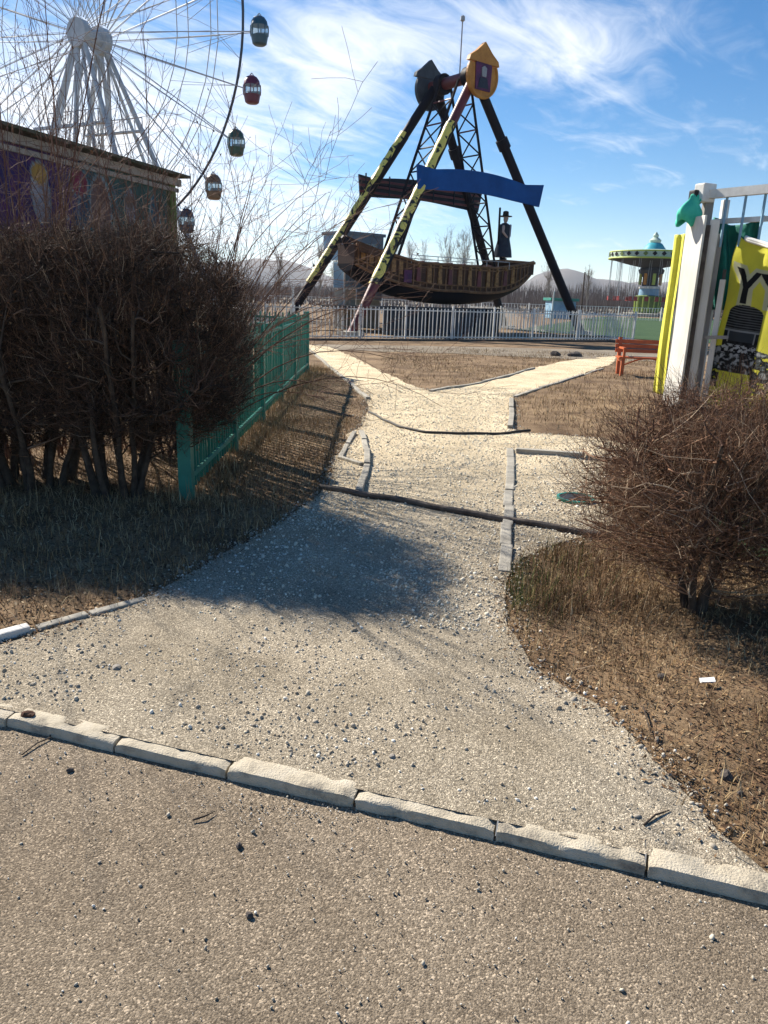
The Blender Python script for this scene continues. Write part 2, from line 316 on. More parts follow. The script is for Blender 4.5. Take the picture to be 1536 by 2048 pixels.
# yellow decoration with black squiggles on the ride's legs
m_decor = bpy.data.materials.new('leg_decoration'); m_decor.use_nodes = True; t, nd = NB(m_decor); b = t.nodes['Principled BSDF']; b.inputs['Roughness'].default_value = .5
tcn = nd('ShaderNodeTexCoord'); wv = nd('ShaderNodeTexNoise'); wv.inputs['Scale'].default_value = 2.3; wv.inputs['Detail'].default_value = 1.5; wv.inputs['Distortion'].default_value = 1.6; t.links.new(tcn.outputs['Object'], wv.inputs['Vector'])
rp = nd('ShaderNodeValToRGB'); e = rp.color_ramp.elements; e[0].position = .42; e[0].color = (.02, .02, .012, 1); e[1].position = .46; e[1].color = (.76, .62, .13, 1); t.links.new(wv.outputs['Fac'], rp.inputs[0]); t.links.new(rp.outputs[0], b.inputs['Base Color'])

# ------------------------------------------------------------------ ground
KA, KB = gp(0, 1452, 0.), gp(1536, 1812, 0.)
kd = (KB-KA)/np.linalg.norm(KB-KA); kn = np.array([-kd[1], kd[0], 0])
if kn[1] < 0: kn = -kn
KO = (KA+KB)/2
KW = .088; KH = .036
def hgt(x, y):
    v = (x-KO[0])*kn[0]+(y-KO[1])*kn[1]
    f = max(0, min(1, (v-KW)/.5))*max(0, min(1, (26-y)/10))
    side = max(0, min(1, (9-abs(x))/3))
    return .050-.022*(1-max(0, min(1, (v-KW)/.35)))+f*side*(.018*mnoise.noise((x*1.1, y*1.1, 3))+.012*mnoise.noise((x*2.7, y*2.7, 9)))
us = np.concatenate([[-2200, -600, -120, -45, -24, -14], np.linspace(-10, 10, 135), [14, 24, 45, 120, 600, 2200]])
vs = np.concatenate([[KW-.02], np.linspace(.2, 14, 93), np.linspace(14.6, 40, 40), [50, 70, 110, 200, 400, 900, 2300]])
V = []
for v in vs:
    for u in us:
        p = KO+kd*u+kn*v
        V.append((p[0], p[1], hgt(p[0], p[1])))
nu = len(us)
Fc = [(j*nu+i, j*nu+i+1, (j+1)*nu+i+1, (j+1)*nu+i) for j in range(len(vs)-1) for i in range(nu-1)]
tag(link('ground', mesh_np('ground', V, Fc, True), m_earth), kind='structure')
mb = MB(); P = [KO+kd*a+kn*b_ for a, b_ in ((-3000, .02), (3000, .02), (3000, -14), (-3000, -14))]
us2 = np.linspace(-14, 14, 60); vs2 = np.linspace(.03, -14, 40); us2 = np.concatenate([[-600, -60], us2, [60, 600]])
V = []
for v in vs2:
    for u in us2:
        p = KO+kd*u+kn*v; V.append((p[0], p[1], .006*mnoise.noise((p[0]*.9, p[1]*.9, 1))-.002))
nu = len(us2)
tag(link('road', mesh_np('road', V, [(j*nu+i, (j+1)*nu+i, (j+1)*nu+i+1, j*nu+i+1) for j in range(len(vs2)-1) for i in range(nu-1)], True), m_asphalt), kind='structure')

def wobble(poly, amp, step, fixed=()):
    out = []
    n = len(poly)
    for i in range(n):
        a, b_ = np.array(poly[i][:2]), np.array(poly[(i+1) % n][:2]); L = np.linalg.norm(b_-a); k = max(1, int(L/step)); nn = np.array([-(b_-a)[1], (b_-a)[0]])/max(L, 1e-6)
        for j in range(k):
            p = a+(b_-a)*j/k
            if i not in fixed: p = p+nn*amp*fbm(p[0]*2.2, p[1]*2.2, 5)*min(1, L)
            out.append(p)
    return out
def inpoly(P, poly):
    P = np.asarray(P); poly = np.asarray(poly)[:, :2]; x, y = P[:, 0], P[:, 1]; c = np.zeros(len(P), bool); n = len(poly)
    for i in range(n):
        x1, y1 = poly[i]; x2, y2 = poly[(i+1) % n]
        k = ((y1 > y) != (y2 > y)); xi = (x2-x1)*(y-y1)/((y2-y1) if y2 != y1 else 1e-9)+x1
        c ^= k & (x < xi)
    return c
def sheet(name, poly, mat, dz, grid, kind='structure', amp=.05, step=.12, hfun=hgt, fixed=()):
    bd = wobble(poly, amp, step, fixed); arr = np.array(bd)
    mn, mxx = arr.min(0), arr.max(0); G = []
    y = mn[1]
    while y < mxx[1]:
        g = max(grid, .02*y)
        for x in np.arange(mn[0], mxx[0], g): G.append((x+random.uniform(-.2, .2)*g, y+random.uniform(-.2, .2)*g))
        y += g
    G = np.array(G); G = G[inpoly(G, arr)]
    vin = [Vector(p) for p in bd]+[Vector(p) for p in G]; n = len(bd)
    r = delaunay_2d_cdt(vin, [(i, (i+1) % n) for i in range(n)], [list(range(n))], 1, 1e-5)
    vo, fo = r[0], r[2]
    V = [(p.x, p.y, hfun(p.x, p.y)+dz) for p in vo]
    me = bpy.data.meshes.new(name); me.from_pydata(V, [], [tuple(f) for f in fo])
    bm = bmesh.new(); bm.from_mesh(me); bmesh.ops.recalc_face_normals(bm, faces=bm.faces)
    for f in bm.faces:
        if f.normal.z < 0: f.normal_flip()
    bm.to_mesh(me); bm.free()
    for p in me.polygons: p.use_smooth = True
    return tag(link(name, me, mat), kind=kind), bd
def px(lst): return [gp(*q)[:2] for q in lst]
kb = lambda u: (KO+kd*u+kn*(KW*.6))[:2]
path_px_left = [(0, 1292), (290, 1203), (420, 1128), (560, 1045), (650, 985), (665, 930), (700, 868), (728, 850), (737, 815), (735, 797), (700, 765), (655, 728), (612, 694), (600, 688), (655, 693), (700, 711), (760, 742), (815, 768), (855, 781), (940, 770), (1010, 753), (1070, 736), (1130, 722), (1235, 712), (1225, 728), (1150, 752), (1060, 782), (1025, 797), (1022, 850), (1032, 866), (1110, 870), (1200, 878), (1340, 900), (1340, 930), (1215, 925), (1215, 1060), (1120, 1085), (1040, 1120), (1014, 1160), (1016, 1250), (1065, 1325), (1190, 1415), (1290, 1510), (1380, 1600), (1440, 1660), (1536, 1738), (1720, 1850)]
path_poly = [(-2.75, 2.72)]+px(path_px_left)+[kb(1.9), kb(0.6), kb(-.6), kb(-1.6), kb(-2.9)]
_, path_bd = sheet('gravel_path', path_poly, m_path, .009, .07, amp=.06, fixed=range(46, 53))
PATH = np.array(path_bd)
fp = px([(560, 688), (720, 690), (1000, 695), (1232, 701), (1420, 712), (1420, 724), (1225, 722), (1080, 716), (900, 707), (740, 703), (640, 698), (560, 694)])
sheet('footpath', fp, m_footpath, .006, .5, amp=.15, step=.4)
tf = [(6.5, 40), (12.2, 33.3), (30, 30), (60, 45), (70, 92), (24, 88)]
sheet('turf', tf, m_turf, .03, 4, amp=.2, step=2, hfun=lambda x, y: .05)
sheet('turf', px([(1415, 1000), (1700, 1010), (1700, 1110), (1480, 1120), (1420, 1080)]), m_turf, .012, .2, amp=.1, step=.15)
sheet('far_field', [(-1900, 130), (-60, 118), (10, 112), (90, 125), (1900, 140), (1900, 1400), (-1900, 1400)], m_field, .05, 300, amp=4, step=20, hfun=lambda x, y: .05)

# ------------------------------------------------------------------ kerb: each stone a piece
kerb = empty('kerb', tuple(KO), math.atan2(kd[1], kd[0])); kerb['kind'] = 'structure'
joints_px = [(-260, 1395), (10, 1455), (228, 1503), (452, 1558), (708, 1613), (988, 1688), (1292, 1757), (1600, 1828), (1900, 1898)]
jt = [float((gp(*q, 0.)-KO)@kd) for q in joints_px]
while jt[0] > -9: jt.insert(0, jt[0]-.5)
while jt[-1] < 9: jt.append(jt[-1]+.5)
for i in range(len(jt)-1):
    u0_, u1_ = jt[i]+random.uniform(.003, .007), jt[i+1]-random.uniform(.003, .007); n = 17; V = []; Fc = []
    prof = [(0, -.05), (.002, KH*.6), (.008, KH*.9), (.02, KH*.99), (.06, KH), (KW*.92, KH*.99), (KW, KH*.92), (KW+.006, -.05)]
    sk = random.uniform(-.006, .006); lift = random.uniform(-.002, .007)
    for k in range(n):
        uu = u0_+(u1_-u0_)*k/(n-1); endw = .012 if k in (0, n-1) else 0
        for (a, z) in prof:
            ch = max(0, fbm(uu*16+i*3, z*12, a*20)-.16)*.016
            V.append((uu+random.uniform(-.003, .003), a+sk+fbm(uu*6, i, z*9)*.005+(ch if z > 0 and a < .03 else 0), z+(lift-ch-endw*.5 if z > 0 else 0)))
    q = len(prof)
    for k in range(n-1):
        for j in range(q-1): Fc.append((k*q+j, (k+1)*q+j, (k+1)*q+j+1, k*q+j+1))
    Fc += [tuple(range(q)), tuple((n-1)*q+j for j in range(q-1, -1, -1))]
    MB().add(V, Fc).build('kerb_stone', m_kerb, kerb, smooth=True)

def edging(name, label, pts, L, w=.085, h=.06, mat=None, cat='edging'):
    """a run of low concrete edging stones along ground points"""
    root = empty(name, (pts[0][0], pts[0][1], 0), label=label, cat=cat)
    o = np.array([pts[0][0], pts[0][1], 0])
    for a, b_ in zip(pts[:-1], pts[1:]):
        a, b_ = np.array(a[:2]), np.array(b_[:2]); D = np.linalg.norm(b_-a); k = max(1, round(D/L)); d = (b_-a)/D
        for i in range(k):
            c = a+d*(i+.5)*D/k; z = hgt(*c)
            R = Matrix.Rotation(math.atan2(d[1], d[0])+random.uniform(-.025, .025), 3, 'Z') @ Matrix.Rotation(random.uniform(-.02, .02), 3, 'Y') @ Matrix.Rotation(random.uniform(-.05, .05), 3, 'X')
            MB().box((c[0]-o[0]+random.uniform(-.008, .008), c[1]-o[1]+random.uniform(-.008, .008), z+h/2-.06+random.uniform(-.008, .008)), (D/k-.012, w, h+.09), R=R).build('edging_stone', mat or m_edge, root, bevel=.009)
    return root
P2 = lambda *q: [gp(*k)[:2] for k in q]
edging('path_edging', 'straight line of concrete edging stones on the right side of the path', P2((1020, 900), (1018, 985), (1008, 1150)), .5, .075, .045)
edging('path_edging', 'upright concrete edging between gravel path and brown field right of the fork', P2((1022, 800), (1022, 858)), .6, .07, .06)
edging('path_edging', 'curved left edging of the path branch toward the green fence end', P2((735, 800), (700, 768), (655, 731), (616, 698)), .7, .07, .05)
edging('path_edging', 'edging stones on the left of the path above the pipe', P2((722, 868), (735, 905), (733, 935), (720, 992)), .55, .06, .06)
edging('path_edging', 'slanted short edging frame left of the path beside dry verge', P2((708, 868), (679, 918), (726, 934)), .6, .05, .05)
edging('path_edging', 'upper edging of the right path branch along the brown triangle', P2((860, 784), (940, 771), (1010, 754), (1068, 738)), .7, .07, .05)
edging('path_edging', 'lower edging of the right path branch by the brown field', P2((1030, 796), (1060, 784), (1150, 754), (1205, 738)), .7, .07, .04)
edging('path_edging', 'grey edging along the near side of the gravel side path', P2((1032, 906), (1170, 917), (1330, 932)), .8, .08, .06)
edging('path_edging', 'weathered grey edging slabs beside the shaded left verge', P2((75, 1262), (180, 1232), (292, 1199)), .26, .05, .04)
edging('white_edging_stone', 'single whitish edging stone at the left picture border', P2((-90, 1300), (60, 1263)), .4, .055, .045, m_whitestone)

# ------------------------------------------------------------------ loose gravel, grass, litter (uncountable)
t_ = (1+5**.5)/2
ICO_V = np.array([(-1, t_, 0), (1, t_, 0), (-1, -t_, 0), (1, -t_, 0), (0, -1, t_), (0, 1, t_), (0, -1, -t_), (0, 1, -t_), (t_, 0, -1), (t_, 0, 1), (-t_, 0, -1), (-t_, 0, 1)])/math.sqrt(1+t_*t_)
ICO_F = np.array([(0, 11, 5), (0, 5, 1), (0, 1, 7), (0, 7, 10), (0, 10, 11), (1, 5, 9), (5, 11, 4), (11, 10, 2), (10, 7, 6), (7, 1, 8), (3, 9, 4), (3, 4, 2), (3, 2, 6), (3, 6, 8), (3, 8, 9), (4, 9, 5), (2, 4, 11), (6, 2, 10), (8, 6, 7), (9, 8, 1)])
def randrot(n, rng):
    q = rng.normal(size=(n, 4)); q /= np.linalg.norm(q, axis=1)[:, None]; w, x, y, z = q.T
    return np.stack([1-2*(y*y+z*z), 2*(x*y-z*w), 2*(x*z+y*w), 2*(x*y+z*w), 1-2*(x*x+z*z), 2*(y*z-x*w), 2*(x*z-y*w), 2*(y*z+x*w), 1-2*(x*x+y*y)], 1).reshape(n, 3, 3)
def pebbles(name, P, size, mat, label, sink=.42):
    n = len(P); R = randrot(n, RNG)
    sc = size[:, None]*np.stack([RNG.uniform(.7, 1.3, n), RNG.uniform(.6, 1.0, n), RNG.uniform(.45, .8, n)], 1)
    V = ICO_V[None]*RNG.uniform(.75, 1.2, (n, 12, 1))*sc[:, None]
    V = np.einsum('nij,nkj->nki', R, V); V += P[:, None]; V[:, :, 2] += (size*(.55-sink))[:, None]
    Fc = (ICO_F[None]+np.arange(n)[:, None, None]*12).reshape(-1, 3)
    return tag(link(name, mesh_np(name, V.reshape(-1, 3), Fc), mat), label=label, cat='gravel', kind='stuff')
def scatter(n, x0, x1, y0, y1, pw=1.0):
    return np.stack([RNG.uniform(x0, x1, n), y0+(y1-y0)*RNG.uniform(0, 1, n)**pw], 1)
def zof(P, dz=0): return np.array([hgt(*p)+dz for p in P])
vk = lambda P: (P[:, 0]-KO[0])*kn[0]+(P[:, 1]-KO[1])*kn[1]
Q = scatter(46000, -2.6, 2.2, 1.6, 5.2); Q = Q[inpoly(Q+RNG.normal(0, .05, Q.shape), PATH) & (vk(Q) > KW+.02)]
clump = np.array([fbm(p[0]*1.6, p[1]*1.6, 2) for p in Q]); Q = Q[clump+RNG.normal(0, .25, len(Q)) > -.12]
sz = RNG.gamma(1.7, .0016, len(Q))+.0014
pebbles('apron_gravel', np.column_stack([Q, zof(Q, .009)]), np.clip(sz, 0, .016), m_pebble, 'loose grey and beige stones scattered over the path apron')
Q = scatter(60000, -.9, 2.6, 3.3, 13.5, 1.4); Q = Q[inpoly(Q+RNG.normal(0, .05, Q.shape), PATH)]; Q = Q[RNG.uniform(0, 1, len(Q)) < np.clip((Q[:, 1]-3.2)/2.2+np.array([.9*fbm(a*1.2, b_*1.2, 4) for a, b_ in Q]), .03, 1)]
pebbles('path_gravel', np.column_stack([Q, zof(Q, .009)]), np.clip(RNG.gamma(2.2, .0018, len(Q))+.002, 0, .018), m_pebble_w, 'pale crushed stone covering the path up to the fork')
Q = scatter(22000, -2.2, 2.0, .6, 2.4); Q = Q[vk(Q) < -.01]; w_ = np.exp(vk(Q)/.5); Q = Q[RNG.uniform(0, 1, len(Q)) < .12+w_*.4]
E_ = PATH[(PATH[:, 1] < 13) & (vk(PATH) > KW+.05)]; Qe = E_[RNG.integers(0, len(E_), 7000)]+RNG.normal(0, .055, (7000, 2))*np.array([1, 1.2]); Qe = Qe[vk(Qe) > KW+.02]
pebbles('edge_gravel', np.column_stack([Qe, zof(Qe, .004)]), np.clip(RNG.gamma(1.8, .0022, len(Qe))+.0018, 0, .018), m_pebble, 'stones and grit strewn along the ragged path edges')
C0 = gp(590, 1625, 0.); Q2 = C0[:2]+RNG.normal(0, 1, (260, 2))*np.array([.16, .05]); Q2 = Q2[vk(Q2) < -.012]; Q = np.vstack([Q, Q2])
pebbles('road_grit', np.column_stack([Q, np.full(len(Q), .001)]), np.clip(RNG.gamma(1.5, .0009, len(Q))+.0011, 0, .009), m_pebble, 'small pale grit lying on the asphalt by the kerb')

def blades(name, P, h, w, mat, label, lean=.6, cat='grass'):
    n = len(P); a = RNG.uniform(0, 2*PI, n); side = np.stack([np.cos(a), np.sin(a), 0*a], 1); b_ = RNG.uniform(0, 2*PI, n)
    ln = np.abs(RNG.normal(0, lean, n)); tipd = np.stack([np.cos(b_)*np.sin(ln), np.sin(b_)*np.sin(ln), np.cos(ln)], 1)
    mid = P+tipd*h[:, None]*.55*np.array([.75, .75, 1.1]); tip = P+tipd*h[:, None]
    V = np.stack([P-side*w[:, None], P+side*w[:, None], mid+side*w[:, None]*.7, mid-side*w[:, None]*.7, tip], 1).reshape(-1, 3)
    i = np.arange(n)[:, None]*5
    Fc = np.concatenate([i+np.array([0, 1, 2]), i+np.array([0, 2, 3]), i+np.array([3, 2, 4])])
    return tag(link(name, mesh_np(name, V, Fc), mat), label=label, cat=cat, kind='stuff')
def dens_mask(Q, f, th, seed, s=.25):
    c = np.array([fbm(p[0]*f, p[1]*f, seed) for p in Q]); return c+RNG.normal(0, s, len(Q)) > th
def edge_keep(Q): return ~inpoly(Q+RNG.normal(0, .045, Q.shape), PATH) & (vk(Q) > KW+.02)
Q = scatter(90000, .6, 4.6, 1.4, 6.5, 1.0); Q = Q[edge_keep(Q)]; Q = Q[dens_mask(Q, 1.3, -.15, 4)]
blades('dry_grass_right_verge', np.column_stack([Q, zof(Q)]), RNG.gamma(3, .011, len(Q))+.01, RNG.uniform(.0008, .0022, len(Q)), m_blade, 'short dry brown grass on the right verge under the bush', .9)
Q = scatter(34000, -3.6, -.1, 3.0, 9.5, .9); Q = Q[edge_keep(Q)]
blades('dry_grass_left_verge', np.column_stack([Q, zof(Q)]), RNG.gamma(3, .016, len(Q))+.015, RNG.uniform(.001, .0026, len(Q)), m_blade, 'dry tan grass on the left verge between hedge, green fence and path', .8)
Q = scatter(26000, -1.7, -.2, 5.2, 16, .9); Q = Q[edge_keep(Q)]
fd = np.clip(1.2-np.abs(Q[:, 0]+1.5)/.55, .25, 1.3)
blades('dry_grass_by_green_fence', np.column_stack([Q, zof(Q)]), (RNG.gamma(3, .022, len(Q))+.02)*fd, RNG.uniform(.0012, .003, len(Q)), m_blade, 'taller straw coloured grass along the foot of the green fence', .5)
Q = scatter(45000, -1.5, 7.5, 8.5, 24, .9); Q = Q[edge_keep(Q) & (Q[:, 0] > -.2)]; Q = Q[dens_mask(Q, .5, -.05, 8)]
blades('dry_grass_field', np.column_stack([Q, zof(Q)]), RNG.gamma(3, .014, len(Q))+.015, RNG.uniform(.002, .006, len(Q)), m_blade, 'short withered brown grass of the field around the path fork', .9)
def litter(name, P, s, mat, label, flat=.35, cat='leaf litter'):
    n = len(P); R = randrot(n, RNG); base = np.array([(-1, 0, 0), (0, -.45, .06), (1, 0, 0), (0, .45, .06)])
    nrm = RNG.normal(0, flat, (n, 2)); a = RNG.uniform(0, 2*PI, n)
    X = np.stack([np.cos(a), np.sin(a), nrm[:, 0]], 1); Y = np.stack([-np.sin(a), np.cos(a), nrm[:, 1]], 1); Z = np.cross(X, Y)
    V = P[:, None]+s[:, None, None]*(base[None, :, :1]*X[:, None]+base[None, :, 1:2]*Y[:, None]+base[None, :, 2:]*Z[:, None]); V[:, :, 2] += (.3*s+.003)[:, None]
    i = np.arange(n)[:, None]*4; Fc = np.concatenate([i+np.array([0, 1, 2]), i+np.array([0, 2, 3])])
    return tag(link(name, mesh_np(name, V.reshape(-1, 3), Fc), mat), label=label, cat=cat, kind='stuff')
Q = scatter(95000, .5, 4.6, 1.4, 6.0); Q = Q[edge_keep(Q)]
litter('leaf_litter', np.column_stack([Q, zof(Q)]), np.clip(RNG.gamma(2.2, .002, len(Q))+.002, 0, .012), m_litter, 'brown dead leaves littering the ground below the right bush')
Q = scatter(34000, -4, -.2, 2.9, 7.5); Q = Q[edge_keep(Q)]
litter('leaf_litter', np.column_stack([Q, zof(Q)]), RNG.uniform(.005, .016, len(Q)), m_litter, 'dark dead leaves littering the shaded ground below the left hedge')  # real leaf litter, thickened to help darken the ground in the hedge's shade
Q = np.vstack([gp(1060, 1190)[:2]+RNG.normal(0, 1, (450, 2))*np.array([.12, .2]), gp(1110, 1130)[:2]+RNG.normal(0, 1, (300, 2))*np.array([.2, .3])]); Q = Q[~inpoly(Q, PATH)]
Qe2 = E_[RNG.integers(0, len(E_), 9000)]+RNG.normal(0, .05, (9000, 2)); Qe2 = Qe2[vk(Qe2) > KW+.02]
litter('edge_litter', np.column_stack([Qe2, zof(Qe2, .008)]), np.clip(RNG.gamma(2.2, .0022, len(Qe2))+.002, 0, .014), m_litter, 'crumbs of soil and dead leaves lying over the path edges')
blades('green_grass_tuft', np.column_stack([Q, zof(Q)]), RNG.gamma(3, .026, len(Q))+.02, RNG.uniform(.001, .0024, len(Q)), m_blade_g, 'greenish grass tufts at the end of the right edging stones', .45)
#==PART2==
# ------------------------------------------------------------------ shrubs
def tubes_np(P, R, sides=3):
    N, K, _ = P.shape
    T = np.gradient(P, axis=1); T /= np.linalg.norm(T, axis=2)[..., None]+1e-9
    up = np.where(np.abs(T[..., 2:3]) > .9, np.array([1., 0, 0]), np.array([0, 0, 1.]))
    X = np.cross(T, up); X /= np.linalg.norm(X, axis=2)[..., None]+1e-9; Y = np.cross(T, X)
    ang = np.arange(sides)*2*PI/sides
    V = P[:, :, None]+R[:, :, None, None]*(np.cos(ang)[None, None, :, None]*X[:, :, None]+np.sin(ang)[None, None, :, None]*Y[:, :, None])
    k, s = np.meshgrid(np.arange(K-1), np.arange(sides), indexing='ij'); k, s = k.ravel(), s.ravel(); s2 = (s+1) % sides
    q = np.stack([k*sides+s, k*sides+s2, (k+1)*sides+s2, (k+1)*sides+s], 1)
    return V.reshape(-1, 3), (q[None]+np.arange(N)[:, None, None]*K*sides).reshape(-1, 4)
def nrm(v): return v/(np.linalg.norm(v, axis=-1, keepdims=True)+1e-9)
def grow(rng, st, d, L, K, wander, up):
    N = len(st); P = np.zeros((N, K, 3)); P[:, 0] = st; d = d.copy()
    for k in range(1, K):
        d = nrm(d+rng.normal(0, wander, (N, 3))+np.array([0, 0, up])); P[:, k] = P[:, k-1]+d*(L/(K-1))[:, None]
    return P
def spawn(rng, P, R, n, tmin, ratio, spread, up, parentL, tmax=1.0):
    N, K, _ = P.shape; idx = np.repeat(np.arange(N), n); t = rng.uniform(tmin, tmax, len(idx))*(K-1); k = np.minimum(t.astype(int), K-2); f = (t-k)[:, None]
    st = P[idx, k]*(1-f)+P[idx, k+1]*f; dd = nrm(P[idx, k+1]-P[idx, k])
    d = nrm(dd*(1-spread*.5)+rng.normal(0, spread, dd.shape)+np.array([0, 0, up]))
    L = parentL[idx]*ratio*rng.uniform(.55, 1.25, len(idx)); r = (R[idx, k]*(1-f[:, 0])+R[idx, k+1]*f[:, 0])*.62
    return st, d, L, r
def shrub(name, label, base, stems, crown, seed, n=(6, 6, 6, 5), ratio=(.62, .55, .55, .6), rad=.022, wander=.16, mats=None, leaves=2500, leafs=(.006, .014), group=None, fuzz=1500, rmin=.0011, first=.35, fill=0, fl=.22):
    rng = np.random.default_rng(seed); c, h, pw = np.array(crown[0]), np.array(crown[1]), crown[2]
    def out(p): return (np.abs((p-c)/h)**pw).sum(-1)
    root = empty(name, tuple(base), label=label, cat='shrub', group=group); base = np.array(base)
    st = np.array([s[0] for s in stems], float); d = nrm(np.array([s[1] for s in stems], float)); L = np.array([s[2] for s in stems], float); r = np.array([s[3] if len(s) > 3 else rad for s in stems], float)
    trunkV = []; trunkF = []; off = 0
    twV = []; twF = []; toff = 0; tips = None
    for lev in range(len(n)+1):
        K = (9, 7, 5, 4, 3)[min(lev, 4)]
        P = grow(rng, st, d, L, K, wander*(1+.35*lev)*(.6 if lev == 0 else 1), (.05, .06, .04, .03, .03)[min(lev, 4)])
        if lev > 0:
            for _ in range(3):
                bad = out(P[:, -1]) > 1.0+.18*rng.random(len(P))
                if not bad.any(): break
                back = nrm(c-st[bad])*.35; L[bad] *= .62
                d[bad] = nrm(d[bad]+back); P[bad] = grow(rng, st[bad], d[bad], L[bad], K, wander*(1+.35*lev), .03)
            keep = out(P[:, -1]) < 1.32
            P, st, d, L, r = P[keep], st[keep], d[keep], L[keep], r[keep]
        taper = np.linspace(1, .45 if lev < 2 else .3, K)
        R = np.maximum(r[:, None]*taper[None], rmin)
        if lev <= 1:
            if lev == 0: R[:, 0] *= 1.35
            V, Fq = tubes_np(P, R, 6 if lev == 0 else 5); trunkV.append(V); trunkF.append(Fq+off); off += len(V)
        else:
            V, Fq = tubes_np(P, R, 3); twV.append(V); twF.append(Fq+toff); toff += len(V)
        if lev < len(n): st, d, L, r = spawn(rng, P, R, n[lev], first if lev == 0 else .2, ratio[lev], (.5, .6, .65, .7)[min(lev, 3)], (.12, .1, .08, .1)[min(lev, 3)], L)
        tips = P
        if lev == 1 and fill:
            sk = np.concatenate([P0.reshape(-1, 3), P.reshape(-1, 3)]); T_ = []
            while len(T_) < fill:
                q = c+h*rng.uniform(-1, 1, 3)
                o_ = out(q)
                if .12 < o_ < 1 and rng.random() < .35+.65*o_: T_.append(q)
            T_ = np.array(T_); dist = np.linalg.norm(T_[:, None]-sk[None], axis=2)+1.2*np.maximum(0, sk[None, :, 2]-T_[:, None, 2]+.05); A_ = sk[np.argmin(dist, 1)]
            mid = (A_+T_)/2+rng.normal(0, .05, T_.shape)+np.array([0, 0, -.03]); tt_ = np.linspace(0, 1, 6)[None, :, None]
            PF = A_[:, None]*(1-tt_)**2+2*mid[:, None]*tt_*(1-tt_)+T_[:, None]*tt_**2; PF[:, 1:-1] += rng.normal(0, .012, PF[:, 1:-1].shape)
            RF = rng.uniform(.004, .0085, fill)[:, None]*np.linspace(1, .4, 6)[None]
            V, Fq = tubes_np(PF, RF, 4); twV.append(V); twF.append(Fq+toff); toff += len(V)
            s1, d1, L1, r1 = spawn(rng, PF, RF, 6, .3, 1, .75, .12, np.full(fill, fl)); P1 = grow(rng, s1, d1, L1, 4, .2, .04); ok = out(P1[:, -1]) < 1.12+.2*rng.random(len(P1)); P1, L1, r1 = P1[ok], L1[ok], r1[ok]
            R1 = np.maximum(r1[:, None]*np.linspace(.8, .35, 4), rmin); V, Fq = tubes_np(P1, R1, 3); twV.append(V); twF.append(Fq+toff); toff += len(V)
            s2, d2, L2, r2 = spawn(rng, P1, R1, 4, .2, .6, .7, .15, L1); P2f = grow(rng, s2, d2, L2, 3, .2, .05); ok = out(P2f[:, -1]) < 1.15+.3*rng.random(len(P2f)); P2f, r2 = P2f[ok], r2[ok]
            R2 = np.maximum(r2[:, None]*np.linspace(.8, .4, 3), rmin); V, Fq = tubes_np(P2f, R2, 3); twV.append(V); twF.append(Fq+toff); toff += len(V)
            FT = P2f
        if lev == 0: P0 = P
    if fill: tips = np.concatenate([tips[:, -3:], FT])
    if fuzz:   # short upright shoots on the clipped outside; their red-brown paints the hedge's sunlit tips
        i = rng.integers(0, len(tips), fuzz); s0 = tips[i, -1]; dd = nrm(nrm(s0-c)*.6+rng.normal(0, .35, (fuzz, 3))+np.array([0, 0, .7])); P = grow(rng, s0, dd, rng.uniform(.06, .2, fuzz), 3, .15, .1)
        V, Fq = tubes_np(P, np.full((fuzz, 3), rmin)*np.array([1.2, 1, .5]), 3); o = link('shoots', mesh_np('shoots', V-base, Fq), m_twig_r, root); o['kind'] = 'stuff'
    link('trunk', mesh_np('trunk', np.vstack(trunkV)-base, np.vstack(trunkF), True), mats[0], root)
    o = link('twigs', mesh_np('twigs', np.vstack(twV)-base, np.vstack(twF)), mats[1], root); o['kind'] = 'stuff'
    if leaves:
        i = rng.integers(0, len(tips), leaves); k = rng.integers(0, tips.shape[1], leaves); p = tips[i, k]+rng.normal(0, .01, (leaves, 3)); s = rng.uniform(*leafs, leaves)
        R3 = randrot(leaves, rng); bq = np.array([(-1, 0, 0), (0, -.5, .12), (1, 0, 0), (0, .5, .12)]); V = np.einsum('nij,kj->nki', R3, bq)*s[:, None, None]+p[:, None]
        i4 = np.arange(leaves)[:, None]*4; Fl = np.concatenate([i4+np.array([0, 1, 2]), i4+np.array([0, 2, 3])])
        o = link('dead_leaves', mesh_np('dead_leaves', V.reshape(-1, 3)-base, Fl), mats[2], root); o['kind'] = 'stuff'
    return root
def stems_at(bx, by, n, spread, L, rad, rng, tilt=.35, bias=(0, 0)):
    out = []
    for i in range(n):
        a = 2*PI*i/n+rng.uniform(-.4, .4); tl = rng.uniform(.3, 1)*tilt
        out.append(((bx+math.cos(a)*spread*rng.uniform(.3, 1), by+math.sin(a)*spread*rng.uniform(.3, 1), .03), (math.cos(a)*tl+bias[0], math.sin(a)*tl+bias[1], 1), L*rng.uniform(.85, 1.15), rad*rng.uniform(.7, 1.2)))
    return out
rr = np.random.default_rng(3)
hm = (m_bark, m_twig, m_leafd)
shrub('hedge_shrub', 'dark dense leafless hedge shrub whose right end touches the green fence post', (-2.05, 5.5, .03), stems_at(-2.05, 5.5, 10, .2, 1.5, .03, rr, .36, (.08, 0)), ((-1.86, 5.64, 1.22), (.87, .66, .78), 3.0), 11, fill=1100, n=(7, 6, 5, 4), ratio=(.6, .5, .5, .55), mats=hm, leaves=9000, group='clipped hedge on the left', fuzz=5200, first=.4)
shrub('hedge_shrub', 'second thick hedge shrub from the right, left of the green fence', (-2.85, 5.75, .03), stems_at(-2.85, 5.75, 13, .34, 1.5, .032, rr, .35), ((-2.8, 5.8, 1.17), (.85, .68, .82), 3.0), 12, fill=1100, n=(7, 6, 5, 4), ratio=(.6, .5, .5, .55), mats=hm, leaves=9000, group='clipped hedge on the left', fuzz=5200, first=.4)
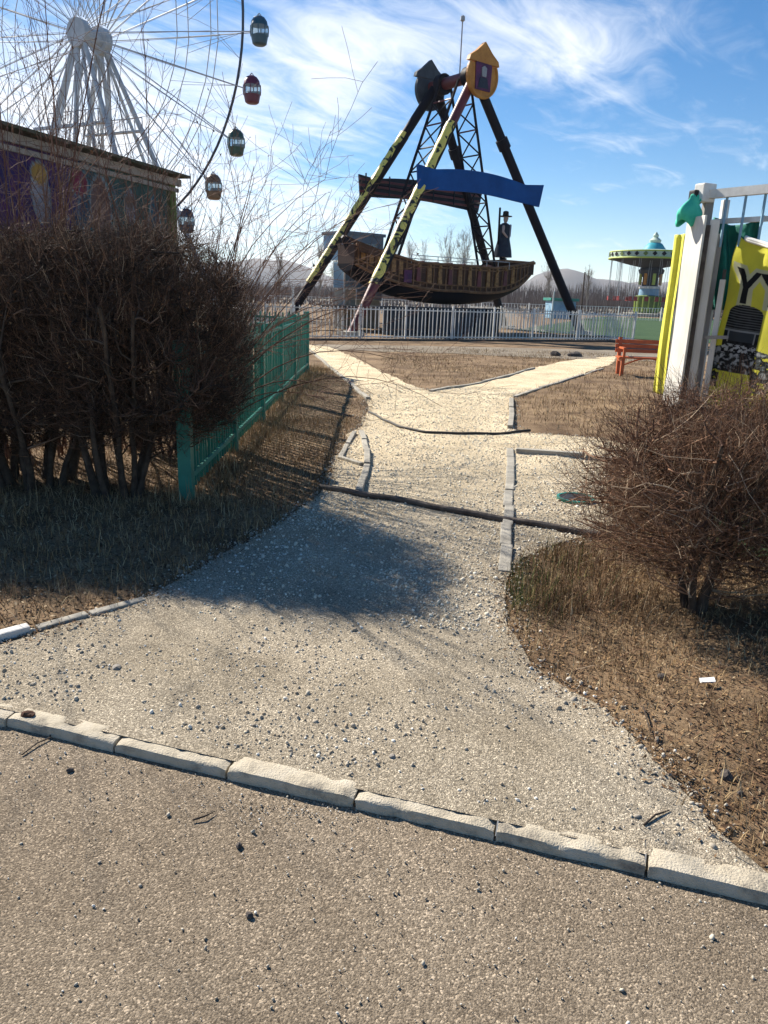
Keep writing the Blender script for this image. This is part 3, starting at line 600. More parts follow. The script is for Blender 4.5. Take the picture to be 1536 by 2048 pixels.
shrub('hedge_shrub', 'dark hedge shrub at the left picture border', (-3.65, 5.7, .03), stems_at(-3.65, 5.7, 13, .34, 1.5, .032, rr, .35), ((-3.65, 5.74, 1.15), (.85, .68, .84), 3.0), 13, fill=800, n=(6, 6, 5, 4), ratio=(.6, .5, .5, .55), mats=hm, leaves=8000, group='clipped hedge on the left', fuzz=4500, first=.4)
shrub('pruned_bush', 'brown leafless bush with low trunk in front of the yellow banner', (1.68, 3.66, .03), stems_at(1.68, 3.66, 7, .05, .95, .022, rr, .55), ((1.84, 3.78, .68), (.9, .68, .54), 2.1), 21, fill=430, fl=.3, n=(8, 7, 6, 4), ratio=(.62, .52, .5, .6), mats=(m_bark, m_twig_r, m_leafd), leaves=2600, leafs=(.004, .009), fuzz=5000, rmin=.0008, first=.3)
shrub('pruned_bush', 'brown leafless bush at the right picture border beside the low-trunk bush', (2.55, 4.1, .03), stems_at(2.55, 4.1, 7, .06, .95, .022, rr, .5), ((2.75, 4.1, .72), (.7, .62, .48), 2.4), 22, fill=420, fl=.24, n=(7, 7, 6, 4), ratio=(.62, .52, .5, .6), mats=(m_bark, m_twig_r, m_leafd), leaves=2200, leafs=(.004, .010), fuzz=2500, rmin=.0009, first=.3)

Q = np.vstack([gp(x_, y_)[:2]+RNG.normal(0, 1, (n_, 2))*np.array(sd_) for x_, y_, n_, sd_ in ((1150, 1130, 1500, (.16, .3)), (1230, 1210, 1500, (.18, .14)), (1110, 1210, 900, (.1, .14)), (1300, 1120, 900, (.2, .25)), (1200, 1020, 700, (.12, .25)))]); Q = Q[~inpoly(Q, PATH)]
blades('dry_weeds', np.column_stack([Q, zof(Q)]), RNG.gamma(2.5, .045, len(Q))*.55+.015, RNG.uniform(.0008, .0018, len(Q)), m_litter, 'tangled dry brown weeds left of the low-trunk bush', 1.0, 'weeds')
Q = scatter(1500, .7, 4.2, 1.5, 5.5); Q = Q[edge_keep(Q)]; a_ = RNG.uniform(0, 2*PI, len(Q)); st_ = np.column_stack([Q, zof(Q, .008)]); Pt = grow(RNG, st_, np.column_stack([np.cos(a_), np.sin(a_), RNG.uniform(0, .25, len(Q))]), RNG.uniform(.03, .16, len(Q)), 4, .18, -.02)
Vt, Ft = tubes_np(Pt, np.full((len(Q), 4), .0012)*np.array([1.3, 1.1, .9, .5]), 3); tag(link('fallen_twigs', mesh_np('fallen_twigs', Vt, Ft), m_twig_r), label='thin fallen twigs strewn over the right verge', cat='twigs', kind='stuff')
# tall arching whips rising behind the hedge
def whips(label, base, n, H, lean, spreadv, seed, rad=.008):
    rng = np.random.default_rng(seed); root = empty('tall_shrub', (base[0], base[1], .03), label=label, cat='shrub', group='tall bare shrubs behind the hedge')
    B = np.array([base[0], base[1], .03]); st = B+np.column_stack([rng.normal(0, .09, n), rng.normal(0, .09, n), np.zeros(n)])
    d = nrm(np.column_stack([lean+rng.normal(0, spreadv, n), rng.normal(0, .22, n), np.full(n, 1.)])); L = H*rng.uniform(.5, 1.05, n)
    K = 12; P = np.zeros((n, K, 3)); P[:, 0] = st; dd = d.copy()
    for k in range(1, K):
        dd = nrm(dd+np.column_stack([d[:, 0]*.13+rng.normal(0, .03, n), d[:, 1]*.1, -.035*k*np.abs(d[:, 0])])+rng.normal(0, .035, (n, 3))); P[:, k] = P[:, k-1]+dd*(L/(K-1))[:, None]
    R = rad*rng.uniform(.7, 1.2, n)[:, None]*np.linspace(1, .22, K)[None]
    V, Fq = tubes_np(P, R, 5); link('stem', mesh_np('stem', V-B, Fq, True), m_whip, root)
    s1, d1, L1, r1 = spawn(rng, P, R, 7, .3, .27, .4, .2, L); P1 = grow(rng, s1, d1, L1, 6, .13, .02); R1 = np.maximum(r1[:, None]*np.linspace(.8, .3, 6)[None], .0019)
    s2, d2, L2, r2 = spawn(rng, P1, R1, 5, .2, .4, .55, .1, L1); P2_ = grow(rng, s2, d2, L2, 4, .12, .03); R2 = np.maximum(r2[:, None]*np.linspace(.8, .3, 4)[None], .0015)
    V1, F1 = tubes_np(P1, R1, 3); V2, F2 = tubes_np(P2_, R2, 3)
    o = link('twigs', mesh_np('twigs', np.vstack([V1, V2])-B, np.vstack([F1, F2+len(V1)])), m_whip, root); o['kind'] = 'stuff'
    m_ = 60; i = rng.integers(0, len(P2_), m_); p = P2_[i, -1]; s = rng.uniform(.008, .019, m_); R3 = randrot(m_, rng)
    bq = np.array([(-1, 0, 0), (0, -.55, .25), (1, 0, 0), (0, .55, .25)]); V = np.einsum('nij,kj->nki', R3, bq)*s[:, None, None]+p[:, None]; i4 = np.arange(m_)[:, None]*4
    o = link('dead_leaves', mesh_np('dead_leaves', V.reshape(-1, 3)-B, np.concatenate([i4+np.array([0, 1, 2]), i4+np.array([0, 2, 3])])), m_leafd, root); o['kind'] = 'stuff'
whips('tall bare shrub with long whips fanning right toward the swinging ship', (-1.95, 7.0), 46, 2.9, .15, .26, 31, .0105)
whips('tall bare shrub of upright thin stems in front of the mural building corner', (-2.4, 7.1), 26, 3.6, .05, .16, 32, .0115)
whips('tall bare shrub of thin stems before the middle of the mural', (-3.0, 6.9), 15, 4.0, .0, .14, 33, .0115)
whips('tall bare shrub with dead leaves at the left picture border', (-3.4, 6.7), 22, 4.2, .02, .12, 34, .0115)

# ------------------------------------------------------------------ green picket fence
def fence(name, label, pts, posts, H, sp, pk, rails, matp, post_w, roots='fence', round_post=False, dz=.05, cap=0.0, plinth=None):
    A = np.array(pts[0]); B = np.array(pts[1]); D = B-A; L = np.linalg.norm(D); d = D/L; ang = math.atan2(d[1], d[0])
    root = empty(name, (A[0], A[1], dz), ang, label=label, cat='fence')
    pm = MB().box((0, 0, (H+cap)/2-.05), (post_w, post_w, H+cap+.1)).mesh('post', bevel=.004)
    for t in posts:
        link('post', pm, matp, root, (t*L, 0, 0))
    km = MB().box((0, 0, (pk[2]+pk[3])/2), (pk[0], pk[1], pk[3]-pk[2])).mesh('picket')
    n = int(L/sp)
    for i in range(n):
        x = (i+.5)*L/n
        if min(abs(x-t*L) for t in posts) < post_w*.6: continue
        o = link('picket', km, matp, root, (x, random.uniform(-.003, .003), random.uniform(-.006, .006))); o.rotation_euler = (random.gauss(0, .008), random.gauss(0, .014), 0)
    for z in rails: MB().box((L/2, -pk[1]*.5-.014, z), (L, .024, .038)).build('rail', matp, root)
    if plinth: MB().box((L/2, 0, plinth[1]/2-.1), (L+.2, plinth[0], plinth[1]+.2)).build('plinth', m_conc if len(plinth) < 3 else plinth[2], root)
    return root
gA, gB = gp(375, 1000)[:2], gp(613, 745)[:2]
fence('picket_fence', 'dark green metal picket fence running along the left of the path', (gA, gB), [0, .19, .38, .57, .76, 1.0], 1.19, .105, (.024, .024, .06, 1.15), (.18, 1.05), m_greenpaint, .1)
fence('picket_fence', 'green metal picket fence turning left from the path fence end', (gB+np.array([-.12, .05]), gB+np.array([-5.5, 2.2])), [.33, .66, 1.0], 1.19, .11, (.024, .024, .06, 1.15), (.18, 1.05), m_greenpaint, .1)
# ------------------------------------------------------------------ white fence round the ride
wA, wB = gp(720, 681)[:2], gp(1265, 684)[:2]; wd = (wB-wA)/np.linalg.norm(wB-wA); wA2 = wA-wd*3.4
wl = lambda x: float(((gp(x, 681+3*(x-720)/545)[:2]-wA2)@wd)/np.linalg.norm(wB-wA2))
m_darkplinth = M('dark_plinth', (.11, .095, .08), (.06, .05, .045), .9, 2, .3, 20)  # kerb's shadowed face put into this dark colour
fence('picket_fence', 'white metal picket fence in front of the swinging ship ride', (wA2, wB), [0, wl(720), wl(810), wl(903), wl(985), wl(1063), wl(1152), 1.0], 1.2, .155, (.028, .02, .08, 1.14), (.14, 1.06), m_whitepaint, .06, cap=.04, plinth=(.2, .07, m_darkplinth))
wn_ = np.array([-wd[1], wd[0]])
fence('picket_fence', 'white picket fence side section left of the ride near the concrete pillar', (wA2+wn_*.3, wA2+wn_*9), [.33, .66, 1.0], 1.2, .16, (.028, .02, .08, 1.14), (.14, 1.06), m_whitepaint, .06)
fence('picket_fence', 'pale fence side section running back from the right fence end', (wB+wn_*.3, wB+wn_*13), [.25, .5, .75, 1.0], 1.2, .16, (.028, .02, .08, 1.14), (.14, 1.06), m_whitepaint, .06)
fence('picket_fence', 'distant white fence behind the ship ride by the brown wood', (np.array([-14., 62]), np.array([30., 74.])), [0, .1, .2, .3, .4, .5, .6, .7, .8, .9, 1.0], 1.3, .3, (.03, .02, .08, 1.22), (.14, 1.2), m_whitepaint, .08)

# ------------------------------------------------------------------ swinging ship ride
PSI = .668; RC = (2.403, 35.875, .05)
ride = empty('swing_ship_frame', RC, PSI, label='tall A-frame of the swinging ship ride with blue boards and gold shield', cat='ride frame')
HZ = 10.5; fy = lambda z: 1.234+1.369*(1-z/HZ)
for sy in (-1, 1):
    for sx in (-1, 1):
        top = Vector((0, sy*1.234, HZ)); foot = Vector((sx*7.09, sy*2.603, 0))
        P_ = lambda t: top.lerp(foot, t)
        if sx > 0:
            leg = MB().tube([P_(0), P_(1.0)], [.2, .21], 12).build('leg', m_dark, ride, True)
            col = MB().tube([P_(.215), P_(.25)], .27, 12).build('collar', m_dark, leg)
        else:
            leg = MB().tube([P_(0), P_(.20), P_(.82), P_(1.0)], [.2, .2, .2, .17], 12).build('leg', m_maroon if sy < 0 else m_dark, ride, True)
            d = (foot-top).normalized(); nsun = Vector((-1, -.25, .45)); nsun = (nsun-d*nsun.dot(d)).normalized(); tt = d.cross(nsun)
            V = []; Fc = []; K = 26
            for i in range(K+1):
                p = P_(.20+.62*i/K); wav = 1.0+.12*math.sin(i*1.9)
                for k in range(9):
                    a = (-1.35+2.7*k/8)*wav*(1 if sy < 0 else .62); V.append(p+(nsun*math.cos(a)+tt*math.sin(a))*(.235+.018*math.sin(i*2.4+k)))  # yellow kept to the sunward side; lit edge, narrower on the rear leg, painted in
            for i in range(K):
                for k in range(8): Fc.append((i*9+k, i*9+k+1, (i+1)*9+k+1, (i+1)*9+k))
            MB().add(V, Fc).build('decoration_panel', m_decor, leg, True)
            MB().tube([P_(.205), P_(.815)], .215, 12).build('dark_side', m_dark, leg, True)
        MB().box(P_(1.0)+Vector((0, 0, .08)), (.8, .8, .16)).build('foot_plate', m_conc, leg)
axle = MB().tube([(0, -1.5, HZ), (0, 1.5, HZ)], .24, 16).build('axle', m_maroon, ride, True)
MB().tube([(0, -1.05, HZ), (0, -.75, HZ)], .4, 16).build('bearing', m_dark, axle, True); MB().tube([(0, .6, HZ), (0, .95, HZ)], .42, 16).build('bearing', m_dark, axle, True)
MB().tube([(-.15, -.45, HZ+.2), (-.15, -.45, HZ+2.15)], .03, 6).build('lightning_rod', m_grey, ride); MB().lathe([(.03, 0), (.1, .05), (.09, .2), (.03, .24)], (-.15, -.45, HZ+2.1), 8).build('lamp', m_grey, ride)
def shield(y, sgn, mf, mi, front):
    disc = [(.82*math.cos(a), -.05+.82*math.sin(a)) for a in np.linspace(math.radians(150), math.radians(390), 26)]
    poly = [(p[0], p[1]) for p in disc]
    s_ = MB().prism(poly+[(.55, .48), (-.55, .48)][:0], (0, y, HZ-.05), (1, 0, 0), (0, 0, 1), -.16 if not front else .16).build('shield', mf, ride)
    MB().prism([(-.86, .40), (.86, .40), (.8, .58), (.42, .82), (0, 1.18), (-.42, .82), (-.8, .58)], (0, y-.03*(1 if front else -1), HZ-.05), (1, 0, 0), (0, 0, 1), .2 if front else -.2).build('gable', mf, s_)
    if front:
        MB().prism([(-.42, -.6), (.42, -.6), (.46, .35), (.3, .5), (-.3, .5), (-.46, .35)], (0, y-.0, HZ-.05), (1, 0, 0), (0, 0, 1), .215).build('inner_panel', mi, s_)
        MB().prism([(-.12, -.1), (.12, -.1), (.14, .22), (0, .3), (-.14, .22)], (0, y-.0, HZ-.05), (1, 0, 0), (0, 0, 1), .25).build('emblem', m_grey, s_)
        MB().prism([(-.32, -.52), (.3, -.52), (.2, -.14), (-.2, -.14)], (0, y-.0, HZ-.05), (1, 0, 0), (0, 0, 1), .235).build('emblem_coat', m_coat, s_)
        rim = [( .82*math.cos(a), -.05+.82*math.sin(a)) for a in np.linspace(math.radians(150), math.radians(390), 30)]
        MB().tube([(p[0], y-.18, HZ-.05+p[1]) for p in rim], .055, 6).build('rim', m_gold, s_, True)
shield(-1.55, 1, m_gold, m_purple, True); shield(1.55, 1, m_shieldback, None, False)
for y, front in ((-1.98, True), (1.98, False)):
    top = [(x, 6.5+.2*max(0, 1-(abs(x)/2.6)**2)+.1*max(0, (abs(x)-2.8))) for x in np.linspace(-3.6, 3.95, 34)]
    bot = [(x, 5.78+.07*math.cos(x*.9)-.05*max(0, abs(x)-2.8)) for x in np.linspace(3.75, -3.5, 30)]
    bd_ = MB().prism(top+bot, (0, y, 0), (1, 0, 0), (0, 0, 1), .09).build('name_board', m_blue if front else m_boardback, ride)
    if not front:
        for z in (5.9, 6.15, 6.4): MB().bar((-3.6, y-.14, z), (3.7, y-.14, z), .06, .09).build('batten', m_maroon, bd_)
        for x in np.linspace(-3.3, 3.3, 6): MB().bar((x, y-.18, 5.85), (x, y-.18, 6.65), .05, .05).build('batten', m_boardback, bd_)
    MB().bar((-2.5, y+(.09 if front else -.09)*(1), 6.2), (2.5, y+(.09 if front else -.09), 6.2), .1, .12).build('cross_beam', m_dark, ride)

ship = empty('pirate_ship_gondola', RC, PSI, label='brown and black pirate ship gondola hanging at rest below the A-frame', cat='ship ride')
xs = np.linspace(-5.55, 5.5, 41)
def kz(x): return 1.22+(.030*(x-.3)**2+.00085*(x-.3)**4 if x > .3 else .024*(x-.3)**2+.00035*(x-.3)**4)
def gz(x): return 2.92+max(0, -x-2.6)*.2+(max(0, x-2.2)*.14)
def hw(x): return 1.2*max(.12, 1-(abs(x-(-.2))/6.6)**3.2)
def strake(x): return kz(x)+.62*max(.25, 1-abs(x)/11)
for nm, lo, hi, mat_, offs in (('hull', kz, strake, m_hull, 0), ('side_panel', strake, gz, m_wood, .0)):
    V = []; Fc = []
    for x in xs:
        a, b_ = lo(x), max(lo(x)+.08, hi(x)); w = hw(x)
        prof = [(.0, a), (.45*w, a+.08*(b_-a)), (.8*w, a+.4*(b_-a)), (w, b_)] if nm == 'hull' else [(w, a), (w*1.02, (a+b_)/2), (w*1.04, b_), (w*.97, b_)]
        V += [(x, -p[0], p[1]) for p in prof[::-1]]+[(x, p[0], p[1]) for p in prof]
    for i in range(len(xs)-1):
        for k in range(7): Fc.append((i*8+k, (i+1)*8+k, (i+1)*8+k+1, i*8+k+1))
    Fc += [tuple(range(8)), tuple((len(xs)-1)*8+k for k in range(7, -1, -1))]
    MB().add(V, Fc).build(nm, mat_, ship, nm == 'hull')
def ribbon(f, yoff, r, name, mat_, x0=-5.5, x1=5.45, n=34):
    for sy in (-1, 1): MB().tube([(x, sy*(hw(x)*1.04+yoff), f(x)) for x in np.linspace(x0, x1, n)], r, 6).build(name, mat_, ship, True)
ribbon(gz, .02, .06, 'gunwale', m_trim); ribbon(strake, .0, .06, 'strake', m_trim); ribbon(lambda x: strake(x)+.24, .0, .032, 'strake', m_trim); ribbon(lambda x: gz(x)-.14, .02, .03, 'strake', m_trim)
for x in np.linspace(-5.4, 5.15, 30):
    for sy in (-1,):
        MB().bar((x, sy*(hw(x)*1.04+.012), strake(x)), (x, sy*(hw(x)*1.05+.012), gz(x)), .05, .05, up=(1, 0, 0)).build('frame_rib', m_trim, ship)
for i, x in enumerate(np.linspace(-5.2, -3.5, 6)):
    MB().box((x, -hw(x)*1.05-.012, (strake(x)+gz(x))/2+.1), (.2, .03, .5*(gz(x)-strake(x))), bevel=0) if False else MB().box((x, -hw(x)*1.05-.012, (strake(x)+gz(x))/2+.1), (.2, .03, .5*(gz(x)-strake(x)))).build('carved_panel', m_goldwood, ship)
for i, x in enumerate(np.linspace(-2.6, 3.4, 11)):      # carved figures standing along the side
    zc = strake(x)+.26; hgt_ = gz(x)-zc-.02
    f_ = MB().box((x, -hw(x)*1.05-.02, zc+hgt_*.4), (.24, .05, hgt_*.8), taper=.75).build('carved_figure', m_goldwood if i % 3 else m_maroon, ship)
    MB().lathe([(.02, -.07), (.07, -.03), (.075, .04), (.02, .1)], (x, -hw(x)*1.05-.03, zc+hgt_*.86), 8).build('head', m_goldwood, f_)
for x in (-3.15,): MB().box((x, -hw(x)*1.05-.015, 2.35), (.42, .04, .5)).build('name_panel', m_purple, ship)
for x in np.linspace(-2.9, 2.9, 8):                       # seat rows
    s_ = MB().box((x, 0, 2.72), (.08, 1.9, .62)).build('seat', m_maroon, ship, bevel=.02); MB().box((x+.22, 0, 2.48), (.4, 1.9, .1)).build('cushion', m_wood, s_)
MB().add([(-4.0, -.9, 2.3), (4.2, -.9, 2.3), (4.2, .9, 2.3), (-4, .9, 2.3)], [(0, 1, 2, 3)]).add([(-4.0, -.9, 2.24), (4.2, -.9, 2.24), (4.2, .9, 2.24), (-4, .9, 2.24)], [(3, 2, 1, 0)]).build('deck', m_wood, ship)
MB().box((4.25, 0, 3.3), (2.2, 1.5, .12)).build('stern_deck', m_trim, ship, bevel=.02)
MB().box((4.4, 0, 3.0), (1.8, 1.4, .5)).build('stern_castle', m_wood, ship)
for sy in (-1, 1): MB().bar((-3, sy*1.2, 3.22), (3, sy*1.2, 3.22), .03).build('safety_rail', m_grey, ship)
for x in np.linspace(-3, 3, 9): MB().bar((x, -1.2, 2.9), (x, -1.2, 3.22), .025).build('rail_post', m_grey, ship)
MB().tube([(-5.4, 0, 3.4), (-5.6, 0, 3.7), (-5.75, 0, 3.8)], [.2, .16, .08], 8).build('bowsprit', m_dark, ship, True); MB().bar((-5.6, 0, 3.78), (-4.4, 0, 3.42), .2, .14).build('bow_rail', m_wood, ship)
MB().prism([(-5.5, 3.2), (-5.6, 3.6), (-4.2, 3.28), (-4.0, 3.0)], (0, -.9, 0), (1, 0, 0), (0, 0, 1), .08).build('bow_board', m_wood, ship)
# lattice arms from axle to ship
for sx in (-1, 1):
    foot = (3.1*sx-.3, 2.7)
    cp = lambda t, y: Vector((.35*sx+(foot[0]-.35*sx)*t, y*(1-.1*t), HZ-.1+(foot[1]-HZ+.1)*t))
    arm = MB().tube([cp(0, -.62), cp(1, -.62)], .065, 6).tube([cp(0, .62), cp(1, .62)], .065, 6).build('lattice_arm', m_dark, ship)
    nb = 7
    for i in range(nb):
        t0, t1 = .1+.88*i/nb, .1+.88*(i+1)/nb
        MB().tube([cp(t0, -.62), cp(t1, .62)], .035, 5).tube([cp(t0, .62), cp(t1, -.62)], .035, 5).build('cross_brace', m_dark, arm)
        MB().tube([cp(t0, -.62), cp(t0, .62)], .035, 5).build('strut', m_dark if i > 1 else m_maroon, arm)
# pirate statue on the stern
st_l = Vector((3.5, -.25, 3.36)); cs, sn = math.cos(PSI), math.sin(PSI)
stw = (RC[0]+cs*st_l.x-sn*st_l.y, RC[1]+sn*st_l.x+cs*st_l.y, RC[2]+st_l.z)
statue = empty('pirate_statue', stw, PSI+.5, label='pirate statue in dark hat and coat standing on the ship stern', cat='statue')
mb = MB()
for sx in (-1, 1):
    mb.tube([(sx*.1, -.06, .04), (sx*.1, .02, .08), (sx*.1, .03, .45), (sx*.09, .02, .85)], [.055, .06, .065, .09], 10)
    mb.tube([(sx*.2, 0, 1.38), (sx*.32, -.02, 1.12), (sx*.22, -.16, .95)], [.07, .055, .045], 8)
    mb.tube([(sx*.22, -.16, .95), (sx*.17, -.2, .9)], [.045, .03], 8)
mb.tube([(0, .02, .8), (0, .01, 1.0), (0, 0, 1.22), (0, 0, 1.4), (0, 0, 1.47)], [.16, .15, .19, .18, .08], 12)
mb.tube([(0, 0, 1.4), (0, -.01, 1.55)], [.07, .06], 10)
mb.lathe([(.03, -.14), (.085, -.1), (.105, 0), (.1, .08), (.04, .13)], (0, -.015, 1.66), 12)
body = mb.build('body', m_skin, statue); rm = body.modifiers.new('r', 'REMESH'); rm.mode = 'VOXEL'; rm.voxel_size = .022; rm.use_smooth_shade = True
statue.scale = (1.12,)*3
for sx in (-1, 1): MB().tube([(sx*.1, -.14, .03), (sx*.1, .04, .06), (sx*.1, .03, .3), (sx*.1, .02, .5)], [.06, .085, .085, .1], 10).build('boot', m_black, statue, True)
MB().lathe([(.4, .12), (.36, .4), (.23, .95), (.25, 1.2), (.26, 1.4), (.1, 1.5)], (0, .01, 0), 14).build('coat', m_coat, statue, True)
MB().prism([(-.07, .95), (.07, .95), (.1, 1.44), (-.1, 1.44)], (0, -.235, 0), (1, 0, 0), (0, 0, 1), .03).build('shirt', m_shirt, statue)
MB().lathe([(.27, .0), (.28, .03), (.13, .05), (.12, .2), (.06, .23)], (0, 0, 1.75), 14).build('hat', m_black, statue, True)
for sx in (-1, 1): MB().lathe([(.01, -.015), (.015, 0), (.01, .015)], (sx*.04, -.115, 1.67), 6).build('eye', m_black, statue)
MB().bar((-.5, .1, .6), (-.62, .1, 2.05), .07).build('staff', m_dark, statue)

# loading platform, cabin and screen around the ship
plat = empty('loading_platform', RC, PSI, label='dark steel loading platform under the pirate ship behind the white fence', cat='platform')
MB().box((-1.9, -2.3, .55), (6.6, .12, 1.15)).build('front_wall', m_platform, plat); MB().box((-1.9, .1, 1.0), (6.6, 4.6, .1)).build('floor', m_platform, plat)
for x in np.linspace(-5.0, 1.2, 10): MB().bar((x, -2.38, .02), (x, -2.38, 1.1), .05).build('stud', m_dark, plat)
def loc2w(x, y, z): return (RC[0]+cs*x-sn*y, RC[1]+sn*x+cs*y, RC[2]+z)
cab = empty('operator_cabin', loc2w(-2.4, 3.3, 0), PSI, label='grey blue operator cabin with two windows behind the ship bow', cat='cabin')
MB().box((0, .6, 4.25), (2.5, 1.8, .14)).build('roof', m_greycab, cab, bevel=.02)
for zc, hh, xo, wo in ((4.02, .32, 0, 2.3), (2.9, .5, 0, 2.3), (1.98, 1.35, .4, 1.5)): MB().box((xo, -.2, zc), (wo, .08, hh)).build('wall', m_greycab, cab)
for x, w in ((-1.02, .26), (-.1, .34), (1.0, .3)): MB().box((x, -.198, 3.5), (w, .076, .74)).build('wall_pier', m_greycab, cab)
MB().box((-1.17, .6, 3.6), (.08, 1.5, 1.1)).build('wall', m_bluecab, cab); MB().box((1.17, .6, 2.7), (.08, 1.5, 2.9)).build('wall', m_greycab, cab)
for x, w in ((-.58, .62), (.46, .78)):
    fr = MB().box((x, -.2, 3.5), (w, .02, .73)).build('window', m_glass, cab); MB().bar((x, -.22, 3.14), (x, -.22, 3.86), .04).build('mullion', m_grey, fr)
MB().box((.4, .6, .65), (1.4, 1.5, 1.3)).build('base', m_conc, cab)
scr = empty('blue_panel_box', loc2w(-4.0, 2.2, 0), PSI, label='light blue panelled box on a concrete pillar left of the ship', cat='box')
MB().box((.05, 0, 2.35), (.85, .9, 1.1)).build('box', m_bluecab, scr, bevel=.02)
for x in np.linspace(-.3, .4, 5): MB().bar((x, -.46, 1.84), (x, -.46, 2.86), .06, .04).build('rib', m_bluecab, scr)
for z in (1.8, 2.92): MB().bar((-.4, -.47, z), (.5, -.47, z), .09, .07).build('trim', m_whitepaint, scr)
MB().box((.05, .1, .85), (.6, .8, 1.75)).build('pillar', m_conc, scr)
MB().bar((-.42, -.5, 0), (-.42, -.5, 2.9), .06).build('post', m_whitepaint, scr)

# ------------------------------------------------------------------ ferris wheel
FH = Vector((-22.174, 60, 18.55)); FPS = -.469; FR = 14.91; FN = 28
wheel = empty('ferris_wheel', (FH.x, FH.y, 0), FPS, label='huge white ferris wheel rising behind the mural building', cat='ferris wheel')
HC = 18.55; RR = FR*.912
rimpt = lambda t, R, y=0: Vector((R*math.cos(t), y, HC+R*math.sin(t)))
MB().tube([rimpt(2*PI*i/84, RR) for i in range(85)], .085, 6, False).build('rim', m_wheel_dark, wheel, True)
for R, y in ((FR*.58, -.55), (FR*.58, .55), (FR*.76, -.35), (FR*.76, .35)):
    MB().tube([rimpt(2*PI*(i+.5)/FN, R, y) for i in range(FN+1)], .035, 5, False).build('ring', m_white_steel, wheel)
hub = MB().tube([(0, -1.2, HC), (0, 1.2, HC)], .6, 18).build('axle', m_white_steel, wheel, True)
for y in (-.95, .95): MB().tube([(0, y-.3, HC), (0, y+.3, HC)], .92, 24).build('hub', m_white_steel, wheel, True)
t0g = -.085
for i in range(FN):
    t = t0g-2*PI*i/FN; tm = t-PI/FN
    for sy in (-1, 1):
        p0 = rimpt(t, 1.05, sy*.95); p1 = rimpt(t, FR*.58, sy*.55); p2 = rimpt(t, FR*.955, sy*.12)
        MB().tube([p0, p1, p2], .034, 5).build('spoke', m_white_steel, wheel)
        MB().tube([rimpt(tm, 1.05, sy*.9), rimpt(t, FR*.76, sy*.5), rimpt(tm, RR, 0)], .016, 4).build('cable', m_white_steel, wheel)
        MB().tube([rimpt(tm, FR*.58, sy*.55), rimpt(t, RR, 0)], .016, 4).build('cable', m_white_steel, wheel)
gcols = [(.015, .08, .13), (.13, .012, .045), (.03, .085, .06), (.2, .115, .06), (.03, .045, .08), (.3, .25, .04), (.2, .04, .2)]
gm_ = [M('gondola_paint_%d' % i, c, tuple(v*.75 for v in c), .35, 2, 0, spec=.5) for i, c in enumerate(gcols)]
gname = ['teal blue', 'crimson', 'dark green', 'brown', 'navy', 'mustard', 'purple']
shell = MB().lathe([(.5, -1.12), (.66, -1.0), (.8, -.35)], n=20).mesh('shell_low', True)
roofm = MB().lathe([(.8, .45), (.72, .85), (.5, 1.15), (.2, 1.28)], n=20).mesh('shell_top', True)
glassm = MB().lathe([(.78, -.36), (.82, .05), (.78, .46)], n=20).mesh('pane', True)
mull = MB().tube([(.81, 0, -.4), (.85, 0, .05), (.81, 0, .5)], .045, 5).mesh('mullion'); seatm = MB().box((0, .35, -.55), (1.0, .4, .1)).box((0, .5, -.25), (1.0, .08, .6)).box((0, -.35, -.55), (1.0, .4, .1)).mesh('seat')
hang = MB().bar((-.55, 0, .9), (0, 0, 1.5), .08).bar((.55, 0, .9), (0, 0, 1.5), .08).mesh('hanger')
for i in range(FN):
    t = t0g-2*PI*i/FN; p = rimpt(t, FR); mt = gm_[i % 7]
    def inst(nm, me, mat_, par, loc=None):
        o = bpy.data.objects.new(nm, me); COL.objects.link(o)
        if not me.materials: me.materials.append(mat_)
        o.parent = par
        if loc is not None: o.location = loc
        o.material_slots[0].link = 'OBJECT'; o.material_slots[0].material = mat_
        return o
    g = inst('gondola', shell, mt, wheel, p); g.rotation_euler = (0, 0, .3); g.scale = (.68,)*3; g['label'] = gname[i % 7]+' rounded glazed gondola'
    inst('roof', roofm, mt, g); inst('pane', glassm, m_glass, g); [setattr(inst('mullion', mull, mt, g), 'rotation_euler', (0, 0, 2*PI*k_/8+.2)) for k_ in range(8)]; inst('seat', seatm, m_grey, g); inst('hanger', hang, m_white_steel, g)
for sy in (-1, 1):
    for sx, fx, ky in ((-1, -7.4, 2.2), (1, 8.4, 2.2)):
        MB().tube([(sx*.5, sy*1.0, HC-.6), (fx, sy*(1.0+ky), 0)], [.16, .22], 10).build('leg', m_white_steel, wheel, True)
        MB().tube([(sx*.3, sy*1.0, HC-.8), (fx*.62, sy*(1.0+3.4), 0)], [.11, .15], 8).build('leg', m_white_steel, wheel, True)
    MB().tube([(-.1, sy*1.0, HC-.6), (-.4, sy*3.2, 0)], [.16, .21], 10).build('leg', m_white_steel, wheel, True)
    MB().tube([(-.2, sy*1.6, HC-4.8), (sx*.6, sy*1.0, HC-.9)], .12, 8).build('brace', m_white_steel, wheel)
for y in (-1.6, 1.6): MB().box((0, y, 12.6), (5.8, .4, .12)).build('service_walkway', m_white_steel, wheel)
for y in (-1.6, 1.6):
    MB().bar((-3, y, 13.5), (3, y, 13.5), .06).build('handrail', m_white_steel, wheel)
    for x in np.linspace(-3, 3, 9): MB().bar((x, y, 12.66), (x, y, 13.5), .05).build('baluster', m_white_steel, wheel)
for z in (12.2, 8.5):
    MB().bar((-3.6*(18.5-z)/9-.4, -3, z), (3.9*(18.5-z)/9+.4, -3, z), .2).build('tie_beam', m_white_steel, wheel)

